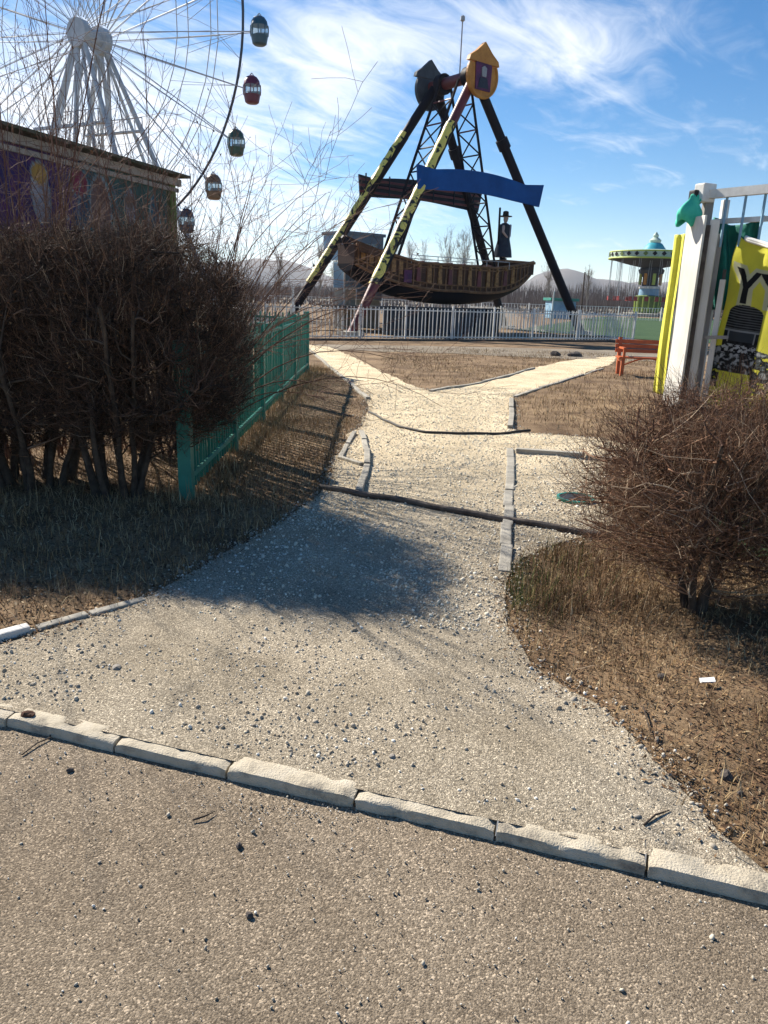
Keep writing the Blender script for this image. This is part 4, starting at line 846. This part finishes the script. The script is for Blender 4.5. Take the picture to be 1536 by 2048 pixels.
# ------------------------------------------------------------------ mural building
bR = np.array([-8.35, 30.]); bL = np.array([-10.74, 22.]); bd = (bL-bR)/np.linalg.norm(bL-bR); bLen = 26.
H_R = 5.5
bld = empty('mural_building', (bR[0], bR[1], .05), math.atan2(bd[1], bd[0]), label='long low building with painted purple and green mural behind the hedge', cat='building')
nx, nz = 300, 66; V = []; Cc = []
def mural(u, z):
    n1_ = fbm(u*.6, z*.8, 1); n2_ = fbm(u*2.2, z*2.2, 7)
    green = (.05, .095, .085); teal = (.03, .11, .14); ind = (.035, .022, .11); pur = (.09, .03, .1)
    a = max(0, min(1, (u-3.2+n1_*1.2)/1.6)); b_ = max(0, min(1, (u-4.6+n1_)/1.5))
    c = [green[i]*(1-a)+teal[i]*a for i in range(3)]; p = [ind[i]*(1-max(0, min(1, n2_*1.5+.3)))+pur[i]*max(0, min(1, n2_*1.5+.3)) for i in range(3)]
    c = [c[i]*(1-b_)+p[i]*b_ for i in range(3)]
    if u < .45: c = [.075, .08, .035]
    for (uu, zz, ru, rz, col) in ((1.3, 2.9, .42, 1.5, (.02, .06, .075)), (1.3, 4.15, .2, .55, (.03, .1, .14)), (2.7, 4.2, .32, .5, (.24, .24, .27)), (2.7, 4.35, .36, .2, (.16, .12, .1)), (4.3, 3.9, .5, 1.0, (.16, .1, .09)), (7.0, 4.0, .36, .75, (.25, .25, .29)), (7.0, 4.6, .32, .3, (.34, .2, .05)), (9.2, 3.6, .45, .9, (.03, .1, .12)), (11, 4.2, .4, .6, (.26, .24, .26)), (6.1, 3.1, .55, .4, (.03, .02, .12)), (3.9, 2.6, .35, .3, (.08, .3, .33)), (5.3, 4.6, .4, .4, (.2, .03, .06))):
        q = ((u-uu)/ru)**2+((z-zz)/rz)**2
        if q < 1: c = list(col)
        if .95 < q < 1.22: c = [.2, .26, .28]
    q = (((u-4.4)/1.0)**2+((z-3.8)/1.5)**2)
    if .92 < q < 1.03: c = [.12, .2, .24]
    if z < 2.0+.4*n1_: c = [.16+.05*n2_, .19+.05*n2_, .19+.05*n2_]
    return [max(0.005, v*(1+.25*n2_)) for v in c]
for j in range(nz+1):
    for i in range(nx+1):
        u = 14*(i/nx)**1.25 if i < nx else bLen; z = H_R*j/nz
        V.append((u, 0, z)); Cc.append(mural(u, z))
me = mesh_np('wall', V, [(j*(nx+1)+i, j*(nx+1)+i+1, (j+1)*(nx+1)+i+1, (j+1)*(nx+1)+i) for j in range(nz) for i in range(nx)]); paint(me, Cc); link('wall', me, m_mural, bld)
MB().box((bLen/2, -5.06, H_R/2), (bLen, 10, H_R)).build('core', m_greycab, bld)
MB().box((bLen/2-.15, .06, H_R-.15), (bLen+.5, .14, .24)).build('fascia', m_brownfascia, bld); MB().box((bLen/2-.15, .03, H_R-.42), (bLen+.3, .08, .14)).build('lower_fascia', m_brownfascia, bld)
MB().box((bLen/2-.1, -5, H_R+.08), (bLen+.9, 10.9, .1)).build('roof', m_roof, bld, bevel=.02)
MB().box((.06, -.2, H_R/2-.1), (.34, .5, H_R-.3)).build('corner_pier', m_olive, bld)

# ------------------------------------------------------------------ swing carousel
SC = (33.2, 100, .08)
car = empty('swing_carousel', SC, 0, label='chain swing carousel with pale scalloped canopy and teal crown', cat='carousel')
MB().lathe([(3.2, 0), (3.2, .35), (2.9, .4)], n=28).build('base', m_conc, car)
MB().lathe([(1.5, .4), (1.6, 2.5), (1.35, 2.6)], n=20).build('skirt', m_olive, car, True)
for k in range(14):
    a = 2*PI*k/14; MB().bar((1.56*math.cos(a), 1.56*math.sin(a), .6), (1.63*math.cos(a), 1.63*math.sin(a), 2.45), .16, .05).build('slat', m_lime, car)
MB().lathe([(1.25, 2.6), (1.2, 3.4), (1.25, 3.45)], n=20).build('column', m_bluecab, car, True); MB().lathe([(1.3, 3.45), (1.3, 3.7), (1.1, 3.75)], n=20).build('column_ring', m_whitepaint, car)
MB().lathe([(1.0, 3.75), (.95, 4.8), (1.5, 5.3), (1.6, 5.7), (1.3, 6.0)], n=20).build('capital', m_platform, car, True)
for k in range(8):
    a = 2*PI*k/8; MB().box((1.35*math.cos(a), 1.35*math.sin(a), 4.7), (.35, .2, 1.6), a+PI/2).build('pilaster', m_gold if k % 2 else m_lime, car)
MB().lathe([(1.3, 6.0), (3.2, 6.4), (5.3, 6.95), (5.3, 7.0)], n=40).build('canopy_underside', m_boardback, car, True)
can = MB().lathe([(5.35, 6.95), (5.4, 7.75), (5.2, 7.8), (2.0, 8.15), (.4, 8.25)], n=40).build('canopy', m_canopy, car, True)
for k in range(32):
    a = 2*PI*(k+.5)/32; ca, sa = math.cos(a), math.sin(a)
    MB().prism([(-.3, 0), (0, -.28), (.3, 0), (0, .28)], (5.42*ca, 5.42*sa, 7.45), (-sa, ca, 0), (0, 0, 1), .05).build('lozenge', m_dark if k % 3 else m_olive, can)
MB().tube([(5.42*math.cos(a), 5.42*math.sin(a), 7.0) for a in np.linspace(0, 2*PI, 41)], .12, 6, False).build('rim', m_lime, car, True)
MB().tube([(5.36*math.cos(a), 5.36*math.sin(a), 7.8) for a in np.linspace(0, 2*PI, 41)], .1, 6, False).build('rim', m_lime, car, True)
MB().lathe([(1.5, 8.15), (1.2, 8.5), (.9, 8.9), (.7, 9.0)], n=18).build('crown', m_teal, car, True); MB().lathe([(.65, 9.0), (.75, 9.3), (.4, 9.6), (.3, 9.65), (.35, 9.9), (.08, 10.3)], n=14).build('finial', m_canopy, car, True)
seatm2 = MB().box((0, 0, 0), (.45, .45, .08)).box((0, .2, .25), (.45, .06, .5)).mesh('swing_seat'); chm = MB().bar((-.2, .15, .1), (-.1, .15, 5.0), .035).bar((.2, .15, .1), (.1, .15, 5.0), .035).mesh('chain')
for k in range(26):
    a = 2*PI*k/26; R = 5.0 if k % 2 else 4.1
    s_ = link('swing_seat', seatm2, m_red, car, (R*math.cos(a), R*math.sin(a), 1.9)); s_.rotation_euler = (0, 0, a-PI/2); link('chain', chm, m_grey, s_)
# ------------------------------------------------------------------ bench
bn = empty('park_bench', tuple(gp(1243, 752)), -.06, label='orange slatted park bench partly hidden behind the yellow cloth', cat='bench')
for i in range(4): MB().box((.65, .03+.1*i, .4), (1.5, .085, .035)).build('seat_slat', m_orange, bn, bevel=.006)
for i in range(3): MB().box((.65, .45+.02*i, .53+.1*i), (1.5, .03, .08)).build('back_slat', m_orange, bn, bevel=.006)
for x in (.0, 1.3):
    for y, h in ((.04, .38), (.4, .82)): MB().bar((x, y, -.02), (x, y+.1*(h > .5), h), .07).build('leg', m_orange, bn)
    MB().bar((x, .0, .34), (x, .46, .34), .06).build('side_rail', m_orange, bn); MB().bar((x, -.02, .6), (x, .46, .6), .06, .04).build('armrest', m_orange, bn); MB().bar((x, .0, .36), (x, .0, .6), .05).build('arm_post', m_orange, bn)
MB().tube([(.1+1.1*i/10, .42, .2+.17*math.sin(PI*i/10)) for i in range(11)], .018, 6).build('arch_brace', m_orange, bn)

# ------------------------------------------------------------------ sign frame, boards and banner on the right
fr = empty('sign_frame', (4.9, 12.0, .05), label='tall white metal sign frame with lattice top at the right border', cat='sign frame')
O = Vector((4.9, 12.0, .05))
def W3(x, y, z): return Vector((x, y, z))-O
MB().box(W3(4.72, 12.05, 1.65), (.13, .13, 3.2)).build('post', m_postgrey, fr, bevel=.01)
MB().box(W3(5.0, 12.1, 1.6), (.1, .1, 3.1)).build('post', m_whitepaint, fr, bevel=.01)
MB().bar(W3(4.62, 12.05, 3.2), W3(6.6, 9.3, 3.2), .1, .12).build('top_beam', m_whitepaint, fr); MB().bar(W3(4.85, 12.0, 2.83), W3(6.6, 9.3, 2.8), .07, .07).build('lower_beam', m_whitepaint, fr)
MB().box(W3(4.63, 12.0, 3.22), (.24, .2, .26), .4).build('cap_block', m_whitepaint, fr, bevel=.02); MB().box(W3(4.5, 12.02, 3.16), (.14, .14, .2), .3).build('lamp_box', m_black, fr, bevel=.02)
for i in range(9):
    t = .12+i*.085; a = Vector((4.62, 12.05, 3.2)).lerp(Vector((6.6, 9.3, 3.2)), t); b_ = Vector((4.62, 12.05, 2.45)).lerp(Vector((6.6, 9.3, 2.45)), t)
    MB().bar(a-O, b_-O, .028).build('lattice_bar', m_bluecab, fr)
MB().box(W3(6.05, 10.4, 2.66), (.5, .1, .3), -.95).build('teal_block', m_teal, fr, bevel=.01)
MB().box(W3(6.5, 9.4, 1.6), (.12, .12, 3.2)).build('post', m_postgrey, fr, bevel=.01)
def plank(label, x, y, w, d, h, mat, lean=0, rz=-.5, name='leaning_board', z0=.04):
    R = Matrix.Rotation(rz, 3, 'Z')@Matrix.Rotation(lean, 3, 'Y')
    mb = MB(); n = 7
    for i in range(n):
        pass
    c = R@Vector((0, 0, h/2))+Vector((0, 0, 0))
    o = MB().box(c, (w, d, h), R=R).build(name, mat, None, bevel=.006, loc=(x, y, z0)); return tag(o, label=label, cat='board', group='boards and posts leaning together by the banner')
plank('widest white board standing beside the yellow cloth strip', 4.49, 11.8, .5, .035, 2.83, m_board, -.0, -1.43)
plank('dark strip standing in for the shaded gap between the widest board and pale post', 4.6, 11.62, .07, .05, 2.7, m_pipe, -.0, -.4)  # near-black board put where the gap between boards lies in shade
plank('narrow pale post right of the widest white board', 4.71, 11.66, .13, .12, 2.78, m_board, -.0, -.45)
plank('grey weathered board between the pale post and the green tarp', 4.85, 11.8, .12, .1, 2.6, m_postgrey, -.0, -.4)
plank('thin broken white board before the green tarp', 4.93, 11.6, .08, .07, 1.95, m_board, .0, -.5)
plank('dark thin weathered slat next to the yellow banner edge', 5.0, 11.75, .05, .04, 2.1, m_pipe, .0, -.4)
MB_b = MB().bar(W3(4.75, 11.5, 1.15), W3(5.2, 11.4, 1.17), .03, .05).build('tie_bar', m_postgrey, fr)
def cloth(name, label, cat, f, nu_, nv_, mat, colf=None, thick=.004, group=None):
    V = []; Cc = []
    for j in range(nv_+1):
        for i in range(nu_+1):
            V.append(f(i/nu_, j/nv_))
            if colf: Cc.append(colf(i/nu_, j/nv_))
    o0 = np.array(V[0]); o0 = np.array([o0[0], o0[1], .05]); me = mesh_np(name, np.array(V)-o0, [(j*(nu_+1)+i, j*(nu_+1)+i+1, (j+1)*(nu_+1)+i+1, (j+1)*(nu_+1)+i) for j in range(nv_) for i in range(nu_)], True)
    if colf: paint(me, Cc)
    o = link(name, me, mat, None, tuple(o0)); sm = o.modifiers.new('thickness', 'SOLIDIFY'); sm.thickness = thick
    return tag(o, label=label, cat=cat, group=group)
def f_strip(u, v):
    z = .2+2.45*v; return (4.372+.068*u-.015*math.sin(v*5)+.02*math.sin(u*9+v*3), 12.34-.3*u+.02*math.sin(u*11+v*2), z)
cloth('yellow_cloth', 'yellow cloth strip hanging at the left of the widest white board', 'cloth', f_strip, 14, 50, m_yellowcloth)
def f_tarp(u, v):
    z = 1.55+1.35*v-.12*math.sin(u*PI)*(v); return (4.84+.55*u, 11.98-.35*u+.09*math.sin(u*13+v*2.5)+.05*math.sin(v*7+u*4), z)
cloth('green_tarp', 'dark green crumpled tarp hanging behind the posts', 'tarp', f_tarp, 50, 40, m_tarp)
def f_mint(u, v):
    a = u*2*PI; r = .17*(.5+.5*math.sin(PI*min(1, v*1.1+.1)))*(1+.09*math.sin(3*a+v*7)+.07*math.sin(8*a+v*5)); return (4.36+r*math.cos(a)*1.05+.1*v, 11.9+r*math.sin(a)*.7, 2.78+.36*v+.05*math.sin(a*2))
cloth('mint_cloth', 'bright mint green cloth bundled on top of the white boards', 'cloth', f_mint, 30, 14, m_mint)
bA = Vector((5.04, 11.62, 0)); bB = Vector((5.8, 8.9, 0))
bdir = (bB-bA).normalized(); bnr = Vector((bdir.y, -bdir.x, 0))
BW = (bB-bA).length
def f_ban(u, v):
    p = bA.lerp(bB, u); sag = .27*math.sin(min(1, u*1.15)*PI)**.8*v*v; z = .12+2.5*v-sag
    pin = math.exp(-u*9)*v
    fold = .014*math.sin(u*40+v*3.5)*(.35+.65*(1-v))+.03*math.sin((u*1.0+(1-v)*.45)*24)*math.exp(-((1-v)*2.2)**2)+.006*math.sin(v*17+u*9)
    q = p+bnr*(fold+.03)+bdir*(.12*(1-v)*(-1)*(1-u)*.9+.08*pin)
    return (q.x, q.y, z)
def c_ban(u, v):
    yl = [.86, .82, .12]; s = u*BW; z = v*2.5; bk = [.018, .02, .022]
    c = yl
    # printed white glow round the letters, black letters Y Y
    def letter(s0, w, z0, h):
        a = (s-s0)/w; b_ = (z-z0)/h
        if not (-.2 < a < 1.2 and -.12 < b_ < 1.12): return 0
        th = .19
        if b_ < .48: dd = abs(a-.5)
        else:
            k = (b_-.48)/.52*.42; dd = min(abs(a-.5-k), abs(a-.5+k))
        if 0 <= b_ <= 1 and dd < th*.75: return 2
        return 1 if dd < th*1.7 else 0
    for s0 in (.16, .72, 1.28, 1.84):
        L_ = letter(s0, .52, 1.6, .5)
        if L_ == 2: return bk
        if L_ == 1: c = [.74, .73, .5]
    # printed machine: round topped body, grille, bright fittings, wheels
    for s0 in (.5, 1.9):
        a, b_ = (s-s0)*.62, z
        if abs(a) < .23 and .55 < b_ < 1.58 and (b_ < 1.44 or (a/.23)**2+((b_-1.44)/.14)**2 < 1):
            g = .028+.03*fbm(s*9, z*14, 3); c = [g, g*1.12, g*1.15]
            if b_ > 1.2 and abs((b_*26) % 1-.5) < .12: c = [.25, .27, .27]
            if 1.02 < b_ < 1.17 and abs(a) < .17: c = [.075, .09, .1]
            if 1.17 < b_ < 1.2 or (abs(abs(a)-.17) < .012 and b_ < 1.2 and b_ > 1.0): c = [.45, .47, .46]
            if .86 < b_ < .98 and fbm(s*11, z*22, 6) > .0: c = [.62, .64, .62]
            if b_ < .84:
                q = fbm(s*9, z*18, 9); c = [.6, .62, .6] if q > .3 else ([.22, .24, .24] if q > .05 else [.03, .035, .037])
        elif abs(a) < .62 and .3 < b_ < 1.0-.3*abs(a):
            q = fbm(s*7, z*12, 12)
            if q > -.25 and not (b_ < .55 and abs(a) < .2): c = [.5, .52, .51] if q > .38 else ([.14, .16, .16] if q > .12 else [.03, .036, .036])
    return c
cloth('printed_banner', 'yellow printed banner with black letters and a dark machine picture', 'banner', f_ban, 330, 260, m_banner, c_ban)
cloth('white_banner_hem', 'white rolled cloth hem sagging along the banner top', 'cloth', lambda u, v: (lambda p: (p[0]+.03*math.cos(v*2*PI)*bnr.x, p[1]+.03*math.cos(v*2*PI)*bnr.y, p[2]+.035+.04*math.sin(v*2*PI)))(f_ban(.08+.9*u, 1.0)), 60, 10, m_board)

# ------------------------------------------------------------------ pipe, hose and small things on the ground
def ground_tube(name, label, cat, pts, r, mat, lift=.8, n=10, sub=6):
    P = []
    for a, b_ in zip(pts[:-1], pts[1:]):
        for i in range(sub): P.append(np.array(a)+(np.array(b_)-np.array(a))*i/sub)
    P.append(np.array(pts[-1])); P = [np.array([p[0], p[1], hgt(p[0], p[1])+.009+r*lift]) for p in P]
    o0 = Vector((P[0][0], P[0][1], .05)); o = MB().tube([Vector(p)-o0 for p in P], r, n).build(name, mat, None, True, loc=o0)
    return tag(o, label=label, cat=cat)
ground_tube('steel_pipe', 'dark rusty pipe lying across the gravel path at the hedge shadow', 'pipe', P2((640, 978), (712, 992), (830, 1012), (920, 1030), (1030, 1046), (1200, 1076)), .024, m_pipe, .75)
ground_tube('black_hose', 'thin black hose curving across the path below the fork', 'hose', P2((738, 826), (765, 842), (800, 857), (850, 867), (920, 871), (985, 871), (1030, 866), (1060, 864)), .016, m_hose, .8)
def rock(name, label, cat, p, s, mat, seed, grp=None):
    bm = bmesh.new(); bmesh.ops.create_icosphere(bm, subdivisions=2, radius=1)
    for v in bm.verts: k = 1+.35*mnoise.noise(v.co*1.3+Vector((seed, 0, 0))); v.co = Vector((v.co.x*s[0]*k, v.co.y*s[1]*k, v.co.z*s[2]*k))
    me = bpy.data.meshes.new(name); bm.to_mesh(me); bm.free()
    o = link(name, me, mat, None, (p[0], p[1], p[2]+s[2]*.5)); o.rotation_euler = (0, 0, seed); return tag(o, label=label, cat=cat, group=grp)
G3 = lambda x, y: (lambda p: (p[0], p[1], hgt(p[0], p[1])))(gp(x, y))
rock('dark_stone', 'dark stone on the brown verge near the right border', 'stone', G3(1452, 1556), (.028, .02, .016), m_rock, 1)
rock('grey_stone', 'lone grey stone in the middle of the gravel apron', 'stone', G3(785, 1512), (.017, .013, .012), m_greystone, 2)
rock('pine_cone', 'small dark brown cone lying on the leftmost kerb stone', 'cone', G3(55, 1424), (.032, .02, .018), m_cone, 3)
rock('dark_stone', 'dark stone in grass between the bush and the apron edge', 'stone', G3(1322, 1362), (.02, .02, .014), m_rock, 4)
rock('grey_stone', 'grey stone lying on the left part of the apron', 'stone', G3(234, 1338), (.025, .02, .014), m_greystone, 5)
rock('dark_stone', 'left dark stone on the footpath before the white fence', 'stone', G3(1110, 712), (.16, .12, .1), m_rock, 6)
rock('dark_stone', 'right flat dark stone on the footpath before the white fence', 'stone', G3(1150, 713), (.28, .16, .09), m_rock, 7)
for i, (x, y, lb) in enumerate(((1480, 1588, 'clod beside the dark stone on the right verge'), (478, 1693, 'dark pebble on the asphalt left of centre'), (498, 1832, 'dark pebble near the bottom of the asphalt'), (140, 1542, 'dark pebble on the asphalt below the cone'))):
    q = gp(x, y, 0 if y > 1600 or x < 200 else .05); rock('pebble', lb, 'stone', (q[0], q[1], 0.0 if y > 1600 or x < 200 else .05), (.012, .009, .008), m_rock, 10+i)
pp = G3(1411, 1378); o = MB().add([(-.032, -.012, 0), (.03, -.015, .006), (.034, .012, .012), (-.028, .014, .004)], [(0, 1, 2, 3)]).add([(-.032, -.012, -.004), (.03, -.015, .002), (.034, .012, .008), (-.028, .014, 0)], [(3, 2, 1, 0)]).build('paper_scrap', m_paper, None, loc=(pp[0], pp[1], pp[2]+.02)); tag(o, label='white paper scrap lying on the brown right verge', cat='litter')
def twig(label, pts, r, road=False):
    P = [gp(x, y, 0 if road else .05) for x, y in pts]; P = [np.array([p[0], p[1], (0.002 if road else hgt(p[0], p[1])+.009)+r+.004*(i % 2)]) for i, p in enumerate(P)]
    o0 = Vector((P[0][0], P[0][1], 0)); o = MB().tube([Vector(p)-o0 for p in P], [r]*(len(P)-1)+[r*.4], 6).build('fallen_twig', m_bark, None, True, loc=o0); tag(o, label=label, cat='twig')
twig('dark curved twig lying on the apron at the right', [(1288, 1648), (1310, 1632), (1340, 1622)], .0035)
twig('thin forked twig lying on asphalt beside the left kerb', [(44, 1512), (75, 1490), (100, 1478), (103, 1455)], .003, True)
twig('short dark twig lying on the asphalt left of centre', [(385, 1643), (410, 1637), (430, 1625)], .003, True)
twig('upright dry twig on the right verge by the apron edge', [(1285, 1422), (1292, 1450), (1300, 1482)], .003)
gpz = G3(1150, 1003)
pot = empty('green_pot', gpz, label='small green half-buried pot with dark opening on the right gravel patch', cat='pot')
MB().lathe([(.12, -.03), (.15, .02), (.15, .035), (.13, .035), (.11, .0)], n=20).build('rim', m_greenpaint, pot, True); MB().lathe([(.135, .03), (.05, .028)], n=16).build('opening', m_black, pot)

# ------------------------------------------------------------------ far background
def hills(name, prof, Y, mat):
    V = []; Fc = []; n = 240
    xsb = np.linspace(-1.3*Y, 1.3*Y, n)
    for x in xsb:
        h_ = sum(a*math.exp(-((x-m_)/s)**2) for m_, s, a in prof)+8+9*fbm(x/160., 2, Y)+5*fbm(x/45., 5, Y)
        h_ = max(2, h_)
        for k, (dy, f) in enumerate(((0, 0), (60, .55), (130, .9), (220, 1), (420, .4), (600, 0))): V.append((x, Y+dy+20*fbm(x/90, k, 1), h_*f))
    for i in range(n-1):
        for k in range(5): Fc.append((i*6+k, (i+1)*6+k, (i+1)*6+k+1, i*6+k+1))
    tag(link(name, mesh_np(name, V, Fc, True), mat), kind='structure')
hills('hills', [(-250, 130, 46), (-500, 250, 40), (355, 70, 40), (470, 160, 30), (900, 300, 60), (-1100, 300, 70), (60, 200, 12)], 1500, m_hill)
def farwood(name, label, x0, x1, y0, y1, n, hmin, hmax, seed):
    rng = np.random.default_rng(seed); x = rng.uniform(x0, x1, n); y = rng.uniform(y0, y1, n); hh = rng.uniform(hmin, hmax, n)*(1+.35*np.array([fbm(a*.06, 1, seed) for a in x]))
    w = rng.uniform(.03, .12, n); tx = rng.normal(0, .7, n)
    V = np.stack([np.stack([x-w, y, 0*x], 1), np.stack([x+w, y+.02, 0*x], 1), np.stack([x+tx*.5+w*.6, y, hh*.6], 1), np.stack([x+tx*.5-w*.6, y, hh*.6], 1), np.stack([x+tx, y+.3, hh], 1)], 1).reshape(-1, 3)
    i = np.arange(n)[:, None]*5; Fc = np.concatenate([i+np.array([0, 1, 2]), i+np.array([0, 2, 3]), i+np.array([3, 2, 4])])
    tag(link(name, mesh_np(name, V, Fc), m_farwood), label=label, cat='wood', kind='stuff')
farwood('far_wood', 'brown leafless wood behind the ride, right side', 20, 190, 175, 235, 9000, 3.5, 6.5, 1)
farwood('far_wood', 'brown leafless wood far behind the ride, left side', -110, 20, 190, 250, 7000, 2.5, 4.5, 2)
farwood('far_scrub', 'low dry brown scrub along the far field', -90, 140, 95, 135, 6000, .4, 1.2, 3)
def bare_tree(label, x, y, H, seed):
    rng = np.random.default_rng(seed); B = np.array([x, y, 0.]); root = empty('bare_tree', (x, y, 0), label=label, cat='tree', group='bare trees on the far field')
    st = B[None]; d = np.array([[rng.normal(0, .04), 0, 1.]]); L = np.array([H*.85]); P = grow(rng, st, d, L, 9, .03, .05); R = (H*.014)*np.linspace(1, .15, 9)[None]
    V, Fq = tubes_np(P, R, 6); link('trunk', mesh_np('trunk', V-B, Fq, True), m_bare, root)
    s1, d1, L1, r1 = spawn(rng, P, R, 26, .18, .36, .38, .55, L); P1 = grow(rng, s1, d1, L1, 5, .08, .1); R1 = np.maximum(r1[:, None]*np.linspace(.7, .25, 5), .02)
    s2, d2, L2, r2 = spawn(rng, P1, R1, 9, .2, .45, .4, .35, L1); P2_ = grow(rng, s2, d2, L2, 4, .1, .08); R2 = np.full((len(P2_), 4), .014)*np.linspace(1, .5, 4)
    s3, d3, L3, r3 = spawn(rng, P2_, R2, 4, .2, .5, .45, .2, L2); P3 = grow(rng, s3, d3, L3, 3, .1, .05); R3 = np.full((len(P3), 3), .010)
    Vs = []; Fs = []; off = 0
    for p, r_ in ((P1, R1), (P2_, R2), (P3, R3)): V, Fq = tubes_np(p, r_, 3); Vs.append(V); Fs.append(Fq+off); off += len(V)
    o = link('crown', mesh_np('crown', np.vstack(Vs)-B, np.vstack(Fs)), m_bare, root)
for i, (xp, yt, Y, lb) in enumerate(((640, 485, 120, 'tall bare tree just left of the ship bow'), (672, 500, 135, 'small bare tree behind the left ride leg'), (790, 492, 150, 'bare tree above the ship deck, left of three'), (822, 500, 170, 'thin bare tree above the ship deck, middle of three'), (852, 498, 160, 'bare tree above the ship deck, right of three'), (905, 488, 130, 'bare tree left of the rear ride leg'), (930, 478, 125, 'tallest bare tree behind the right lattice arm'), (1100, 540, 150, 'low bare tree between ship stern and right ride leg'), (1180, 545, 150, 'low bare tree right of the right ride leg'), (560, 520, 140, 'low bare tree above the green fence end'))):
    p = at(xp, yt, Y); bare_tree(lb, p[0], Y, max(3, p[2]), 50+i)
for i, (xp, yt, Y, lb) in enumerate(((1122, 598, 70, 'small dark green kiosk roof beyond the white fence'),)):
    p = at(xp, yt, Y); k = empty('kiosk', (p[0], Y, .05), .1, label=lb, cat='kiosk'); MB().box((0, 0, p[2]/2-.1), (2.2, 2, p[2]-.3)).build('wall', m_bluecab, k); MB().box((0, 0, p[2]-.1), (2.6, 2.4, .25)).build('roof', m_greenpaint, k, bevel=.03)
def pole(label, xp, yt, Y, r, mat):
    p = at(xp, yt, Y); o = MB().tube([(0, 0, -.1), (0, 0, p[2])], [r, r*.7], 8).build('pole', mat, None, True, loc=(p[0], Y, .05)); tag(o, label=label, cat='pole')
pole('dark utility pole right of the right ride leg', 1170, 545, 110, .13, m_bark)
pole('white lamp pole between ship stern and right leg', 1108, 585, 45, .06, m_whitepaint)
pole('white post rising beside the green fence end', 586, 578, 24, .05, m_whitepaint)
hz_m = bpy.data.materials.new('haze'); hz_m.use_nodes = True; t = hz_m.node_tree; t.nodes.clear(); o_ = t.nodes.new('ShaderNodeOutputMaterial'); v_ = t.nodes.new('ShaderNodeVolumePrincipled')
v_.inputs['Color'].default_value = (.8, .88, 1, 1); v_.inputs['Density'].default_value = .00016; v_.inputs['Anisotropy'].default_value = .2; t.links.new(v_.outputs[0], o_.inputs['Volume'])
tag(MB().box((0, 1100, 49.4), (6200, 4200, 101.2)).build('haze', hz_m), label='pale blue haze in front of the far hills', cat='haze', kind='stuff')
#==HAZE==
